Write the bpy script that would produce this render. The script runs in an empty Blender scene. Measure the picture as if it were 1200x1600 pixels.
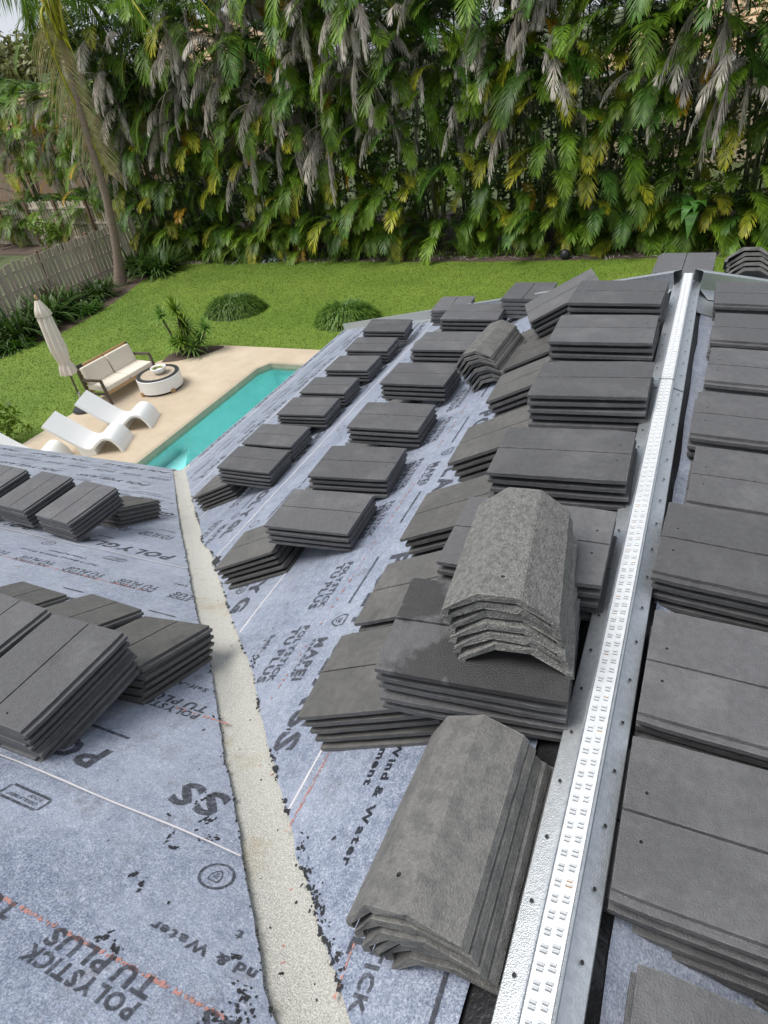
import bpy, bmesh, math, random
import numpy as np
from mathutils import Matrix, Vector, noise as mnoise
random.seed(7); rng = np.random.default_rng(7)
R = math.radians; PI = math.pi
SC = bpy.context.scene
COL = SC.collection
H = 6.2                                    # the eye stands 6.2 m above the lawn

# ------------------------------------------------------------------ camera
cd = bpy.data.cameras.new('camera'); cam = bpy.data.objects.new('camera', cd); COL.objects.link(cam)
cd.sensor_fit = 'VERTICAL'; cd.sensor_height = 36.0; cd.lens = 22.937
cd.clip_start = 0.02; cd.clip_end = 2000
_f = 1019.4022758
_dy = np.array([569., -829., _f]); _dy /= np.linalg.norm(_dy)
_dx = -np.array([-2345., -356., _f]); _dx /= np.linalg.norm(_dx)
_dz = np.cross(_dx, _dy)
_M = np.array([_dx, _dy, _dz])              # rows: world axes seen from the camera (x right, y down, z ahead)
cam.matrix_world = Matrix((
    (_M[0][0], -_M[0][1], -_M[0][2], 0), (_M[1][0], -_M[1][1], -_M[1][2], 0),
    (_M[2][0], -_M[2][1], -_M[2][2], H), (0, 0, 0, 1)))
SC.camera = cam

# ------------------------------------------------------------------ sky, sun, exposure
SUN_EL, SUN_AZ = R(62), R(238)              # azimuth clockwise from +Y
w = bpy.data.worlds.new('World'); SC.world = w; w.use_nodes = True
nt = w.node_tree; nt.nodes.clear()
def N(nt, t, **k):
    n = nt.nodes.new(t)
    for a, b in k.items(): setattr(n, a, b)
    return n
out = N(nt, 'ShaderNodeOutputWorld'); bg = N(nt, 'ShaderNodeBackground')
sky = N(nt, 'ShaderNodeTexSky', sky_type='NISHITA', sun_disc=False)
sky.sun_elevation = SUN_EL; sky.sun_rotation = SUN_AZ; sky.air_density = 1.0; sky.dust_density = 2.0; sky.ozone_density = 1.0
tc = N(nt, 'ShaderNodeTexCoord'); nz = N(nt, 'ShaderNodeTexNoise')
nz.inputs['Scale'].default_value = 3.0; nz.inputs['Detail'].default_value = 6
mr = N(nt, 'ShaderNodeMapRange'); mr.inputs['From Min'].default_value = .3; mr.inputs['From Max'].default_value = .7
mr.inputs['To Min'].default_value = .62; mr.inputs['To Max'].default_value = .95
mx = N(nt, 'ShaderNodeMixRGB'); mx.inputs[2].default_value = (7.6, 8.0, 8.7, 1)
nt.links.new(tc.outputs['Generated'], nz.inputs['Vector']); nt.links.new(nz.outputs['Fac'], mr.inputs['Value'])
nt.links.new(mr.outputs[0], mx.inputs[0]); nt.links.new(sky.outputs[0], mx.inputs[1]); nt.links.new(mx.outputs[0], bg.inputs[0])
bg.inputs[1].default_value = 0.082
nt.links.new(bg.outputs[0], out.inputs[0])
sd = bpy.data.lights.new('sun', 'SUN'); sun = bpy.data.objects.new('sun', sd); COL.objects.link(sun)
sd.energy = 3.0; sd.angle = R(34); sd.color = (1, .965, .92)
_s = Vector((math.sin(SUN_AZ)*math.cos(SUN_EL), math.cos(SUN_AZ)*math.cos(SUN_EL), math.sin(SUN_EL)))
sun.rotation_euler = _s.to_track_quat('Z', 'Y').to_euler()
VS = SC.view_settings
VS.view_transform = 'Standard'; VS.look = 'None'; VS.gamma = 1; VS.use_curve_mapping = False; VS.exposure = 0.30

# ------------------------------------------------------------------ materials
def mat(name, col, rough=.7, var=.15, scale=8., bump=.0, bscale=60., metal=0., spec=.5, col2=None, c2scale=3., c2lo=.5, c2hi=.6,
        objrand=0., translucent=0., sheen=0., coords='Object', stretch=None, c2amount=1., detail=6, edge=None, drip=None):
    m = bpy.data.materials.new(name); m.use_nodes = True; nt = m.node_tree; L = nt.links.new
    b = nt.nodes['Principled BSDF']; o = nt.nodes['Material Output']
    b.inputs['Roughness'].default_value = rough; b.inputs['Metallic'].default_value = metal
    b.inputs['Specular IOR Level'].default_value = spec
    if sheen: b.inputs['Sheen Weight'].default_value = sheen; b.inputs['Sheen Roughness'].default_value = .5
    tc = N(nt, 'ShaderNodeTexCoord'); vec = tc.outputs[coords]
    oi = N(nt, 'ShaderNodeObjectInfo')
    if objrand:
        va = N(nt, 'ShaderNodeVectorMath', operation='SCALE'); va.inputs[0].default_value = (17, 31, 23)
        L(oi.outputs['Random'], va.inputs['Scale'])
        vb = N(nt, 'ShaderNodeVectorMath', operation='ADD'); L(vec, vb.inputs[0]); L(va.outputs[0], vb.inputs[1]); vec = vb.outputs[0]
    if stretch:
        mp = N(nt, 'ShaderNodeMapping'); mp.inputs['Scale'].default_value = stretch; L(vec, mp.inputs['Vector']); vec = mp.outputs[0]
    n = N(nt, 'ShaderNodeTexNoise'); n.inputs['Scale'].default_value = scale; n.inputs['Detail'].default_value = detail; n.inputs['Roughness'].default_value = .65
    L(vec, n.inputs['Vector'])
    r = N(nt, 'ShaderNodeMapRange'); r.inputs['From Min'].default_value = .25; r.inputs['From Max'].default_value = .75
    r.inputs['To Min'].default_value = 1-var; r.inputs['To Max'].default_value = 1+var; L(n.outputs['Fac'], r.inputs['Value'])
    val = r.outputs[0]
    if objrand:
        q = N(nt, 'ShaderNodeMapRange'); q.inputs['To Min'].default_value = 1-objrand; q.inputs['To Max'].default_value = 1+objrand
        L(oi.outputs['Random'], q.inputs['Value'])
        mm = N(nt, 'ShaderNodeMath', operation='MULTIPLY'); L(val, mm.inputs[0]); L(q.outputs[0], mm.inputs[1]); val = mm.outputs[0]
    base = None
    if col2 is not None:
        n2 = N(nt, 'ShaderNodeTexNoise'); n2.inputs['Scale'].default_value = c2scale; n2.inputs['Detail'].default_value = 5; n2.inputs['Roughness'].default_value = .6
        L(vec, n2.inputs['Vector'])
        r2 = N(nt, 'ShaderNodeMapRange'); r2.inputs['From Min'].default_value = c2lo; r2.inputs['From Max'].default_value = c2hi
        r2.inputs['To Max'].default_value = c2amount; L(n2.outputs['Fac'], r2.inputs['Value'])
        mix = N(nt, 'ShaderNodeMixRGB'); mix.inputs[1].default_value = (*col, 1); mix.inputs[2].default_value = (*col2, 1)
        L(r2.outputs[0], mix.inputs[0]); base = mix.outputs[0]
    vm = N(nt, 'ShaderNodeVectorMath', operation='SCALE')
    if base is None: vm.inputs[0].default_value = col
    else: L(base, vm.inputs[0])
    L(val, vm.inputs['Scale']); L(vm.outputs[0], b.inputs['Base Color'])
    if drip:                                  # damp blotches
        n4 = N(nt, 'ShaderNodeTexNoise'); n4.inputs['Scale'].default_value = drip[0]; n4.inputs['Detail'].default_value = 4; L(vec, n4.inputs['Vector'])
        r4 = N(nt, 'ShaderNodeMapRange'); r4.inputs['From Min'].default_value = drip[1]; r4.inputs['From Max'].default_value = drip[1]+.07; r4.inputs['To Max'].default_value = drip[3]; L(n4.outputs['Fac'], r4.inputs['Value'])
        m4 = N(nt, 'ShaderNodeMixRGB'); L(r4.outputs[0], m4.inputs[0]); L(vm.outputs[0], m4.inputs[1]); m4.inputs[2].default_value = (*drip[2], 1); L(m4.outputs[0], b.inputs['Base Color']); vm = m4
    if edge:                                  # worn, rubbed edges
        bv = N(nt, 'ShaderNodeBevel'); bv.samples = 4; bv.inputs['Radius'].default_value = edge[0]; ge = N(nt, 'ShaderNodeNewGeometry')
        dt = N(nt, 'ShaderNodeVectorMath', operation='DOT_PRODUCT'); L(bv.outputs[0], dt.inputs[0]); L(ge.outputs['Normal'], dt.inputs[1])
        r5 = N(nt, 'ShaderNodeMapRange'); r5.inputs['From Min'].default_value = .985; r5.inputs['From Max'].default_value = .86; L(dt.outputs['Value'], r5.inputs['Value'])
        n5 = N(nt, 'ShaderNodeTexNoise'); n5.inputs['Scale'].default_value = 34; n5.inputs['Detail'].default_value = 5; L(vec, n5.inputs['Vector'])
        r6 = N(nt, 'ShaderNodeMapRange'); r6.inputs['From Min'].default_value = .42; r6.inputs['From Max'].default_value = .66; r6.inputs['To Max'].default_value = .8; L(n5.outputs['Fac'], r6.inputs['Value'])
        m5 = N(nt, 'ShaderNodeMath', operation='MULTIPLY'); L(r5.outputs[0], m5.inputs[0]); L(r6.outputs[0], m5.inputs[1])
        m6 = N(nt, 'ShaderNodeMixRGB'); L(m5.outputs[0], m6.inputs[0]); L(vm.outputs[0], m6.inputs[1]); m6.inputs[2].default_value = (*edge[1], 1); L(m6.outputs[0], b.inputs['Base Color'])
    if bump:
        n3 = N(nt, 'ShaderNodeTexNoise'); n3.inputs['Scale'].default_value = bscale; n3.inputs['Detail'].default_value = 4; L(vec, n3.inputs['Vector'])
        bp = N(nt, 'ShaderNodeBump'); bp.inputs['Strength'].default_value = bump; bp.inputs['Distance'].default_value = .01
        L(n3.outputs['Fac'], bp.inputs['Height']); L(bp.outputs[0], b.inputs['Normal'])
    if translucent:
        t = N(nt, 'ShaderNodeBsdfTranslucent'); L(vm.outputs[0], t.inputs['Color'])
        ms = N(nt, 'ShaderNodeMixShader'); ms.inputs[0].default_value = translucent
        L(b.outputs[0], ms.inputs[1]); L(t.outputs[0], ms.inputs[2]); L(ms.outputs[0], o.inputs['Surface'])
    return m

def leafmat(name, c0, c1, rough=.45, tr=.25, var=.35):
    """colour runs from c0 at the leaf base to c1 at the tip (vertex attribute t), shifted per object"""
    m = bpy.data.materials.new(name); m.use_nodes = True; nt = m.node_tree; L = nt.links.new
    b = nt.nodes['Principled BSDF']; o = nt.nodes['Material Output']; b.inputs['Roughness'].default_value = rough
    b.inputs['Specular IOR Level'].default_value = .35
    at = N(nt, 'ShaderNodeAttribute', attribute_name='t'); oi = N(nt, 'ShaderNodeObjectInfo')
    mix = N(nt, 'ShaderNodeMixRGB'); mix.inputs[1].default_value = (*c0, 1); mix.inputs[2].default_value = (*c1, 1)
    L(at.outputs['Fac'], mix.inputs[0])
    q = N(nt, 'ShaderNodeMapRange'); q.inputs['To Min'].default_value = 1-var; q.inputs['To Max'].default_value = 1+var; L(oi.outputs['Random'], q.inputs['Value'])
    tc = N(nt, 'ShaderNodeTexCoord'); n = N(nt, 'ShaderNodeTexNoise'); n.inputs['Scale'].default_value = 5; L(tc.outputs['Object'], n.inputs['Vector'])
    r = N(nt, 'ShaderNodeMapRange'); r.inputs['From Min'].default_value = .3; r.inputs['From Max'].default_value = .7
    r.inputs['To Min'].default_value = .7; r.inputs['To Max'].default_value = 1.3; L(n.outputs['Fac'], r.inputs['Value'])
    mm = N(nt, 'ShaderNodeMath', operation='MULTIPLY'); L(q.outputs[0], mm.inputs[0]); L(r.outputs[0], mm.inputs[1])
    vm = N(nt, 'ShaderNodeVectorMath', operation='SCALE'); L(mix.outputs[0], vm.inputs[0]); L(mm.outputs[0], vm.inputs['Scale'])
    L(vm.outputs[0], b.inputs['Base Color'])
    t = N(nt, 'ShaderNodeBsdfTranslucent'); L(vm.outputs[0], t.inputs['Color'])
    ms = N(nt, 'ShaderNodeMixShader'); ms.inputs[0].default_value = tr
    L(b.outputs[0], ms.inputs[1]); L(t.outputs[0], ms.inputs[2]); L(ms.outputs[0], o.inputs['Surface'])
    return m

M = {}
M['tile'] = mat('tile_concrete', (.102, .102, .106), .6, .20, 60, .6, 330, objrand=.22, col2=(.160, .160, .162), c2scale=6, c2lo=.50, c2hi=.72, c2amount=.7, detail=12, edge=(.004, (.27, .265, .255)), drip=(7, .67, (.060, .058, .058), .45))
M['tile_wet'] = mat('tile_wet', (.102, .102, .106), .55, .2, 30, .4, 260, col2=(.030, .028, .028), c2scale=3.2, c2lo=.49, c2hi=.53, c2amount=.85)
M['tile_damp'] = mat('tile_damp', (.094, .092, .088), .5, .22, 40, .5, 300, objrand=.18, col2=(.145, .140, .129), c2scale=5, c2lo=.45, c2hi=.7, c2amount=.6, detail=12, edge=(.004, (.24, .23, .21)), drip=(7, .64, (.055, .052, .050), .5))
M['cap'] = mat('cap_concrete', (.150, .147, .139), .85, .30, 130, .55, 300, objrand=.12, col2=(.098, .097, .095), c2scale=26, c2lo=.46, c2hi=.60, c2amount=.7, detail=12, edge=(.005, (.34, .33, .29)), drip=(6, .66, (.36, .34, .27), .35))
def membrane_mat():
    m = bpy.data.materials.new('membrane_fleece'); m.use_nodes = True; nt = m.node_tree; L = nt.links.new; b = nt.nodes['Principled BSDF']
    b.inputs['Roughness'].default_value = .48; b.inputs['Sheen Weight'].default_value = .35; b.inputs['Sheen Roughness'].default_value = .45
    tc = N(nt, 'ShaderNodeTexCoord')
    def noise(sc, det, ro, stretch=None):
        n = N(nt, 'ShaderNodeTexNoise'); n.inputs['Scale'].default_value = sc; n.inputs['Detail'].default_value = det; n.inputs['Roughness'].default_value = ro
        L(tc.outputs['Object'], n.inputs['Vector']); return n.outputs['Fac']
    def rng_(f, a, c, lo=0., hi=1.):
        r = N(nt, 'ShaderNodeMapRange'); r.inputs['From Min'].default_value = a; r.inputs['From Max'].default_value = c; r.inputs['To Min'].default_value = lo; r.inputs['To Max'].default_value = hi; L(f, r.inputs['Value']); return r.outputs[0]
    def mixc(f, a, c):
        x = N(nt, 'ShaderNodeMixRGB')
        for q, v in ((0, f), (1, a), (2, c)):
            if isinstance(v, tuple): x.inputs[q].default_value = (*v, 1)
            else: L(v, x.inputs[q])
        return x.outputs[0]
    fine = rng_(noise(190, 5, .9), .42, .63); mid = rng_(noise(38, 7, .8), .34, .66); big = rng_(noise(2.6, 7, .7), .36, .64)
    dark = mixc(mid, (.038, .056, .112), (.112, .140, .218)); lite = mixc(mid, (.22, .27, .37), (.56, .60, .68))
    col = mixc(fine, dark, lite); col = mixc(rng_(big, 0, 1, 0, .42), col, (.42, .46, .54))
    dirt = rng_(noise(7, 8, .8), .55, .70, 0, .75); col = mixc(dirt, col, (.13, .125, .13))
    tan = rng_(noise(5.3, 6, .7), .66, .76, 0, .45); col = mixc(tan, col, (.36, .27, .22)); L(col, b.inputs['Base Color'])
    L(rng_(noise(6, 6, .7), .38, .62, .30, .62), b.inputs['Roughness'])
    bp = N(nt, 'ShaderNodeBump'); bp.inputs['Strength'].default_value = .5; bp.inputs['Distance'].default_value = .004; L(noise(230, 2, .7), bp.inputs['Height'])
    bp2 = N(nt, 'ShaderNodeBump'); bp2.inputs['Strength'].default_value = .55; bp2.inputs['Distance'].default_value = .02; L(noise(11, 4, .6), bp2.inputs['Height']); L(bp.outputs[0], bp2.inputs['Normal']); L(bp2.outputs[0], b.inputs['Normal'])
    return m
M['membrane'] = membrane_mat()
M['white_edge'] = mat('membrane_white_selvedge', (.58, .56, .57), .6, .1, 40)
def print_mat():
    m = bpy.data.materials.new('faded_print'); m.use_nodes = True; nt = m.node_tree; L = nt.links.new; b = nt.nodes['Principled BSDF']; o = nt.nodes['Material Output']
    b.inputs['Base Color'].default_value = (.040, .042, .052, 1); b.inputs['Roughness'].default_value = .55
    tc = N(nt, 'ShaderNodeTexCoord'); n = N(nt, 'ShaderNodeTexNoise'); n.inputs['Scale'].default_value = 70; n.inputs['Detail'].default_value = 6; n.inputs['Roughness'].default_value = .8
    L(tc.outputs['Object'], n.inputs['Vector']); r = N(nt, 'ShaderNodeMapRange'); r.inputs['From Min'].default_value = .40; r.inputs['From Max'].default_value = .66; r.inputs['To Min'].default_value = .92; r.inputs['To Max'].default_value = .25
    L(n.outputs['Fac'], r.inputs['Value']); t = N(nt, 'ShaderNodeBsdfTransparent'); ms = N(nt, 'ShaderNodeMixShader')
    L(r.outputs[0], ms.inputs[0]); L(t.outputs[0], ms.inputs[1]); L(b.outputs[0], ms.inputs[2]); L(ms.outputs[0], o.inputs[0]); return m
M['print'] = print_mat()
M['black'] = mat('black_adhesive', (.018, .018, .02), .35, .3, 40, .3, 80)
M['chalk'] = mat('red_chalk', (.40, .20, .17), .8, .3, 80)
M['valley'] = mat('mineral_cap_sheet', (.43, .425, .385), .9, .6, 260, .5, 300, col2=(.36, .32, .24), c2scale=5, c2lo=.55, c2hi=.68, c2amount=.8)
M['cap_pale'] = mat('weathered_cap_concrete', (.215, .213, .20), .9, .42, 150, .9, 210, objrand=.10, col2=(.135, .134, .128), c2scale=60, c2lo=.45, c2hi=.60, c2amount=.8, detail=12, edge=(.006, (.46, .45, .40)), drip=(8, .66, (.42, .40, .33), .5))
M['galv'] = mat('galvanised_steel', (.60, .63, .65), .40, .08, 60, .22, 420, metal=.85, col2=(.52, .55, .57), c2scale=90, c2lo=.42, c2hi=.62)
M['galv_white'] = mat('bright_galvanised_lip', (.70, .72, .73), .45, .10, 60, .25, 380, metal=.35)
M['hole'] = mat('dark_hole', (.02, .02, .02), .8, .1)
M['rust'] = mat('rusty_hole', (.30, .17, .06), .7, .3, 60)
M['plywood'] = mat('roof_deck', (.30, .23, .15), .8, .2, 10)
M['stucco'] = mat('white_stucco', (.75, .74, .70), .85, .06, 12, .2, 80)
M['white_paint'] = mat('white_paint', (.80, .80, .78), .4, .03)
M['lawn'] = mat('lawn_turf', (.098, .168, .010), .8, .16, 1.6, .3, 30, col2=(.135, .205, .018), c2scale=.35, c2lo=.4, c2hi=.62, detail=12)
M['soil'] = mat('mulch', (.085, .058, .042), .9, .5, 14, .8, 30, detail=10)
M['ground'] = mat('far_ground', (.07, .09, .03), .9, .4, .2)
M['deckc'] = mat('tan_concrete', (.485, .395, .285), .8, .12, 1.6, .15, 160, col2=(.54, .455, .34), c2scale=.5, c2lo=.45, c2hi=.65)
M['coping'] = mat('pool_coping', (.40, .345, .25), .7, .15, 6, .2, 40)
M['plaster'] = mat('pool_plaster', (.56, .84, .82), .6, .10, 1.4)
M['frame_dark'] = mat('bronze_metal', (.090, .066, .050), .4, .15)
M['teak'] = mat('teak_slats', (.42, .26, .12), .55, .2, 8, stretch=(1, 12, 12))
M['cushion'] = mat('cream_cushion', (.72, .655, .55), .9, .05, 20, .15, 200)
M['umbrella'] = mat('umbrella_cloth', (.68, .60, .52), .9, .06, 6, .1, 100)
M['plastic'] = mat('white_plastic', (.84, .84, .83), .35, .02)
M['black_plastic'] = mat('black_plastic', (.022, .022, .024), .45, .1)
M['fire_top'] = mat('tan_stone_top', (.45, .37, .28), .7, .15, 12)
M['fence_pale'] = mat('pale_fence', (.58, .50, .40), .85, .25, 5, .3, 60, objrand=.16, stretch=(6, 6, .6))
M['fence'] = mat('weathered_fence', (.44, .375, .305), .85, .25, 5, .3, 60, objrand=.16, stretch=(6, 6, .6))
M['fence_post'] = mat('fence_post', (.20, .13, .09), .85, .25, 5, .3, 60)
M['trunk'] = mat('palm_trunk', (.22, .165, .125), .9, .35, 6, .8, 14, stretch=(1, 1, 5))
M['stem'] = mat('green_cane', (.075, .085, .035), .6, .3, 6, stretch=(1, 1, 4), objrand=.3)
M['bark'] = mat('bark', (.12, .09, .065), .9, .3, 5, .6, 20)
M['roof_clay'] = mat('clay_roof', (.40, .24, .18), .8, .2, 6, .4, 12)
M['roof_tan'] = mat('tan_roof', (.52, .37, .22), .8, .2, 4, .4, 10)
M['salmon'] = mat('salmon_stucco', (.52, .34, .24), .85, .1, 4)
M['beige'] = mat('beige_stucco', (.58, .47, .33), .85, .1, 4)
M['glass'] = mat('dark_glass', (.03, .035, .04), .08, .05)
M['wire'] = mat('wire', (.35, .36, .37), .5, .05)
M['lv_green'] = leafmat('frond_green', (.075, .170, .012), (.15, .245, .018))
M['lv_dark'] = leafmat('frond_dark_green', (.036, .098, .012), (.065, .145, .015))
M['lv_yellow'] = leafmat('frond_yellowing', (.080, .165, .014), (.42, .38, .02))
M['lv_gold'] = leafmat('frond_gold', (.15, .15, .015), (.60, .30, .012))
M['lv_dead'] = leafmat('frond_dead_grey', (.38, .33, .28), (.70, .64, .58), .9, .15, .45)
M['lv_coco'] = leafmat('coconut_frond_dying', (.34, .30, .09), (.42, .33, .22), .7, .25, .1)
M['lv_rachis'] = leafmat('coconut_rachis', (.33, .30, .03), (.22, .2, .03), .5, 0, .1)
M['lv_strap'] = leafmat('strap_leaf', (.036, .085, .015), (.075, .14, .022))
M['lv_lime'] = leafmat('lime_leaf', (.095, .20, .012), (.20, .30, .025))
M['lv_yucca'] = leafmat('yucca_leaf', (.10, .21, .04), (.18, .31, .06))
M['lv_bush'] = leafmat('bush_blade', (.065, .150, .02), (.15, .25, .035))
M['lv_red'] = leafmat('red_leaf', (.055, .032, .014), (.10, .055, .02))
M['lv_tree'] = leafmat('tree_leaf', (.042, .090, .018), (.075, .13, .025))
M['lv_olive'] = leafmat('olive_leaf', (.10, .115, .03), (.16, .16, .045))
M['lv_banana'] = leafmat('banana_leaf', (.04, .13, .018), (.075, .19, .028))
M['lv_silver'] = leafmat('silver_leaf', (.12, .17, .14), (.2, .26, .21))
M['grass'] = leafmat('grass_blade', (.098, .170, .012), (.145, .220, .018), .6, .3, 0)

def water_mat():
    m = bpy.data.materials.new('pool_water'); m.use_nodes = True; nt = m.node_tree; nt.nodes.clear(); L = nt.links.new
    o = N(nt, 'ShaderNodeOutputMaterial'); t = N(nt, 'ShaderNodeBsdfTransparent'); g = N(nt, 'ShaderNodeBsdfGlossy'); ms = N(nt, 'ShaderNodeMixShader')
    t.inputs[0].default_value = (.66, .91, .91, 1); g.inputs['Roughness'].default_value = .03
    fr = N(nt, 'ShaderNodeFresnel'); fr.inputs[0].default_value = 1.33
    n = N(nt, 'ShaderNodeTexNoise'); n.inputs['Scale'].default_value = 2.6; n.inputs['Detail'].default_value = 3
    tc = N(nt, 'ShaderNodeTexCoord'); L(tc.outputs['Object'], n.inputs['Vector'])
    bp = N(nt, 'ShaderNodeBump'); bp.inputs['Strength'].default_value = .5; bp.inputs['Distance'].default_value = .06
    L(n.outputs['Fac'], bp.inputs['Height']); L(bp.outputs[0], g.inputs['Normal']); L(bp.outputs[0], fr.inputs['Normal'])
    L(fr.outputs[0], ms.inputs[0]); L(t.outputs[0], ms.inputs[1]); L(g.outputs[0], ms.inputs[2]); L(ms.outputs[0], o.inputs[0])
    return m
M['water'] = water_mat()

# ------------------------------------------------------------------ mesh helpers
class MB:
    """collects polygons and links them as ONE mesh"""
    def __init__(s): s.v = []; s.f = []; s.t = []
    def add(s, vs, fs, t=None):
        o = len(s.v); s.v += [tuple(v) for v in vs]; s.f += [tuple(i+o for i in f) for f in fs]
        s.t += list(t) if t is not None else [0.]*len(vs)
    def box(s, c, d, rot=None):
        x, y, z = d[0]/2, d[1]/2, d[2]/2
        vs = [Vector((a*x, b*y, e*z)) for a in (-1, 1) for b in (-1, 1) for e in (-1, 1)]
        if rot is not None: vs = [rot @ v for v in vs]
        vs = [v+Vector(c) for v in vs]
        s.add(vs, [(0, 1, 3, 2), (4, 6, 7, 5), (0, 4, 5, 1), (2, 3, 7, 6), (0, 2, 6, 4), (1, 5, 7, 3)])
    def bar(s, a, b, wx, wz):
        a, b = Vector(a), Vector(b); d = b-a
        q = d.to_track_quat('Y', 'Z').to_matrix()
        s.box((a+b)/2, (wx, d.length, wz), q)
    def tube(s, pts, rad, n=8, cap=True, t=None):
        pts = [Vector(p) for p in pts]; rad = rad if hasattr(rad, '__len__') else [rad]*len(pts)
        vs = []; fs = []; prev = None
        for i, p in enumerate(pts):
            d = (pts[min(i+1, len(pts)-1)]-pts[max(i-1, 0)]).normalized()
            u = d.orthogonal().normalized() if prev is None else (prev-d*prev.dot(d)).normalized()
            prev = u; v = d.cross(u)
            for k in range(n):
                a = 2*PI*k/n; vs.append(p+(u*math.cos(a)+v*math.sin(a))*rad[i])
        for i in range(len(pts)-1):
            for k in range(n): fs.append((i*n+k, i*n+(k+1) % n, (i+1)*n+(k+1) % n, (i+1)*n+k))
        if cap: fs += [tuple(range(n))[::-1], tuple(range((len(pts)-1)*n, len(pts)*n))]
        s.add(vs, fs, None if t is None else [t]*len(vs))
    def lathe(s, prof, n=24, c=(0, 0, 0), wob=None):
        vs = []; fs = []
        for i, (r, z) in enumerate(prof):
            for k in range(n):
                a = 2*PI*k/n; rr = r if wob is None else wob(a, i); vs.append((c[0]+rr*math.cos(a), c[1]+rr*math.sin(a), c[2]+z))
        for i in range(len(prof)-1):
            for k in range(n): fs.append((i*n+k, i*n+(k+1) % n, (i+1)*n+(k+1) % n, (i+1)*n+k))
        s.add(vs, fs)
    def prism(s, poly, z0, z1):
        n = len(poly); vs = [(x, y, z0) for x, y in poly]+[(x, y, z1) for x, y in poly]
        fs = [tuple(range(n))[::-1], tuple(range(n, 2*n))]+[(i, (i+1) % n, n+(i+1) % n, n+i) for i in range(n)]
        s.add(vs, fs)
    def mesh(s, name, m, smooth=False):
        me = bpy.data.meshes.new(name); me.from_pydata(s.v, [], s.f)
        if any(s.t):
            a = me.attributes.new('t', 'FLOAT', 'POINT'); a.data.foreach_set('value', np.array(s.t, dtype=np.float32))
        me.materials.append(M[m] if isinstance(m, str) else m)
        if smooth: me.polygons.foreach_set('use_smooth', [True]*len(me.polygons))
        me.update(); return me
    def obj(s, name, m, parent=None, smooth=False, **k):
        return link(name, s.mesh(name, m, smooth), parent, **k)
def link(name, me, parent=None, loc=None, mw=None, **k):
    o = bpy.data.objects.new(name, me); COL.objects.link(o)
    if parent is not None: o.parent = parent
    if loc is not None: o.location = loc
    if mw is not None: o.matrix_local = mw
    for a, b in k.items(): o[a] = b
    return o
def tag(o, label, cat, group=None, kind=None):
    o['label'] = label; o['category'] = cat
    if group: o['group'] = group
    if kind: o['kind'] = kind
    return o
def empty(name, loc=(0, 0, 0), rz=0, **k):
    o = bpy.data.objects.new(name, None); COL.objects.link(o); o.location = loc; o.rotation_euler = (0, 0, rz); o.empty_display_size = .2
    for a, b in k.items(): o[a] = b
    return o
def fix_normals(o):
    bm = bmesh.new(); bm.from_mesh(o.data); bmesh.ops.recalc_face_normals(bm, faces=bm.faces); bm.to_mesh(o.data); bm.free()
def bevel(o, wd, seg=2):
    bm = bmesh.new(); bm.from_mesh(o.data)
    es = [e for e in bm.edges if len(e.link_faces) == 2 and e.calc_face_angle(0) > .5]
    bmesh.ops.bevel(bm, geom=es, offset=wd, segments=seg, affect='EDGES', profile=.6); bm.to_mesh(o.data); bm.free()
    o.data.polygons.foreach_set('use_smooth', [False]*len(o.data.polygons))

# ------------------------------------------------------------------ roof geometry (heights are above the lawn)
XR = -.0726; ZR = H-1.25; SA = .475; WA = 5.04; ZE = ZR-SA*WA; XE = XR-WA
YB = 4.6606; SB = .5015; YR = YB-(ZR-ZE)/SB      # eave and ridge line of the wing
YE, YF = 3.71, 8.891                             # far end of the main ridge, far eave
SD = (ZR-ZE)/(YF-YE)
def zA(x): return ZR+SA*(x-XR)
def zC(x): return ZR-SA*(x-XR)
def zB(y): return ZE+SB*(YB-y)
def zD(y): return ZR-SD*(y-YE)
def hip_y(x): return YE+(YF-YE)*(XR-x)/WA if x < XR else YE+(YF-YE)*(x-XR)/WA

house = empty('house', (0, 0, 0)); tag(house, 'roof of the near house covered in blue grey printed underlayment with bare metal ridge', 'house')
# deck boards under everything, walls and eave trim
mb = MB()
e = .03
XL = -13.; XRR = XR+WA; YBK = -8.
def quad(*p): mb.add(p, [tuple(range(len(p)))])
quad((XE, YB, ZE-e), (XR, YR, ZR-e), (XR, YE, ZR-e), (XE, YF, ZE-e))
quad((XL, YB, ZE-e), (XL, YR, ZR-e), (XR, YR, ZR-e), (XE, YB, ZE-e))
quad((XL, YR, ZR-e), (XL, 2*YR-YB, ZE-e), (XE, 2*YR-YB, ZE-e), (XR, YR, ZR-e))
quad((XR, YBK, ZR-e), (XRR, YBK, ZE-e), (XRR, YF, ZE-e), (XR, YE, ZR-e))
quad((XE, YBK, ZE-e), (XR, YBK, ZR-e), (XR, YR, ZR-e), (XE, 2*YR-YB, ZE-e))
quad((XE, YF, ZE-e), (XR, YE, ZR-e), (XRR, YF, ZE-e))
mb.obj('roof_deck', 'plywood', house)
mb = MB()
mb.prism([(XE+.5, YBK), (XRR-.5, YBK), (XRR-.5, YF-.5), (XE+.5, YF-.5), (XE+.5, YB-.5), (XL, YB-.5), (XL, 2*YR-YB+.5), (XE+.5, 2*YR-YB+.5)], 0, ZE-.06)
mb.obj('wall', 'stucco', house)
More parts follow.
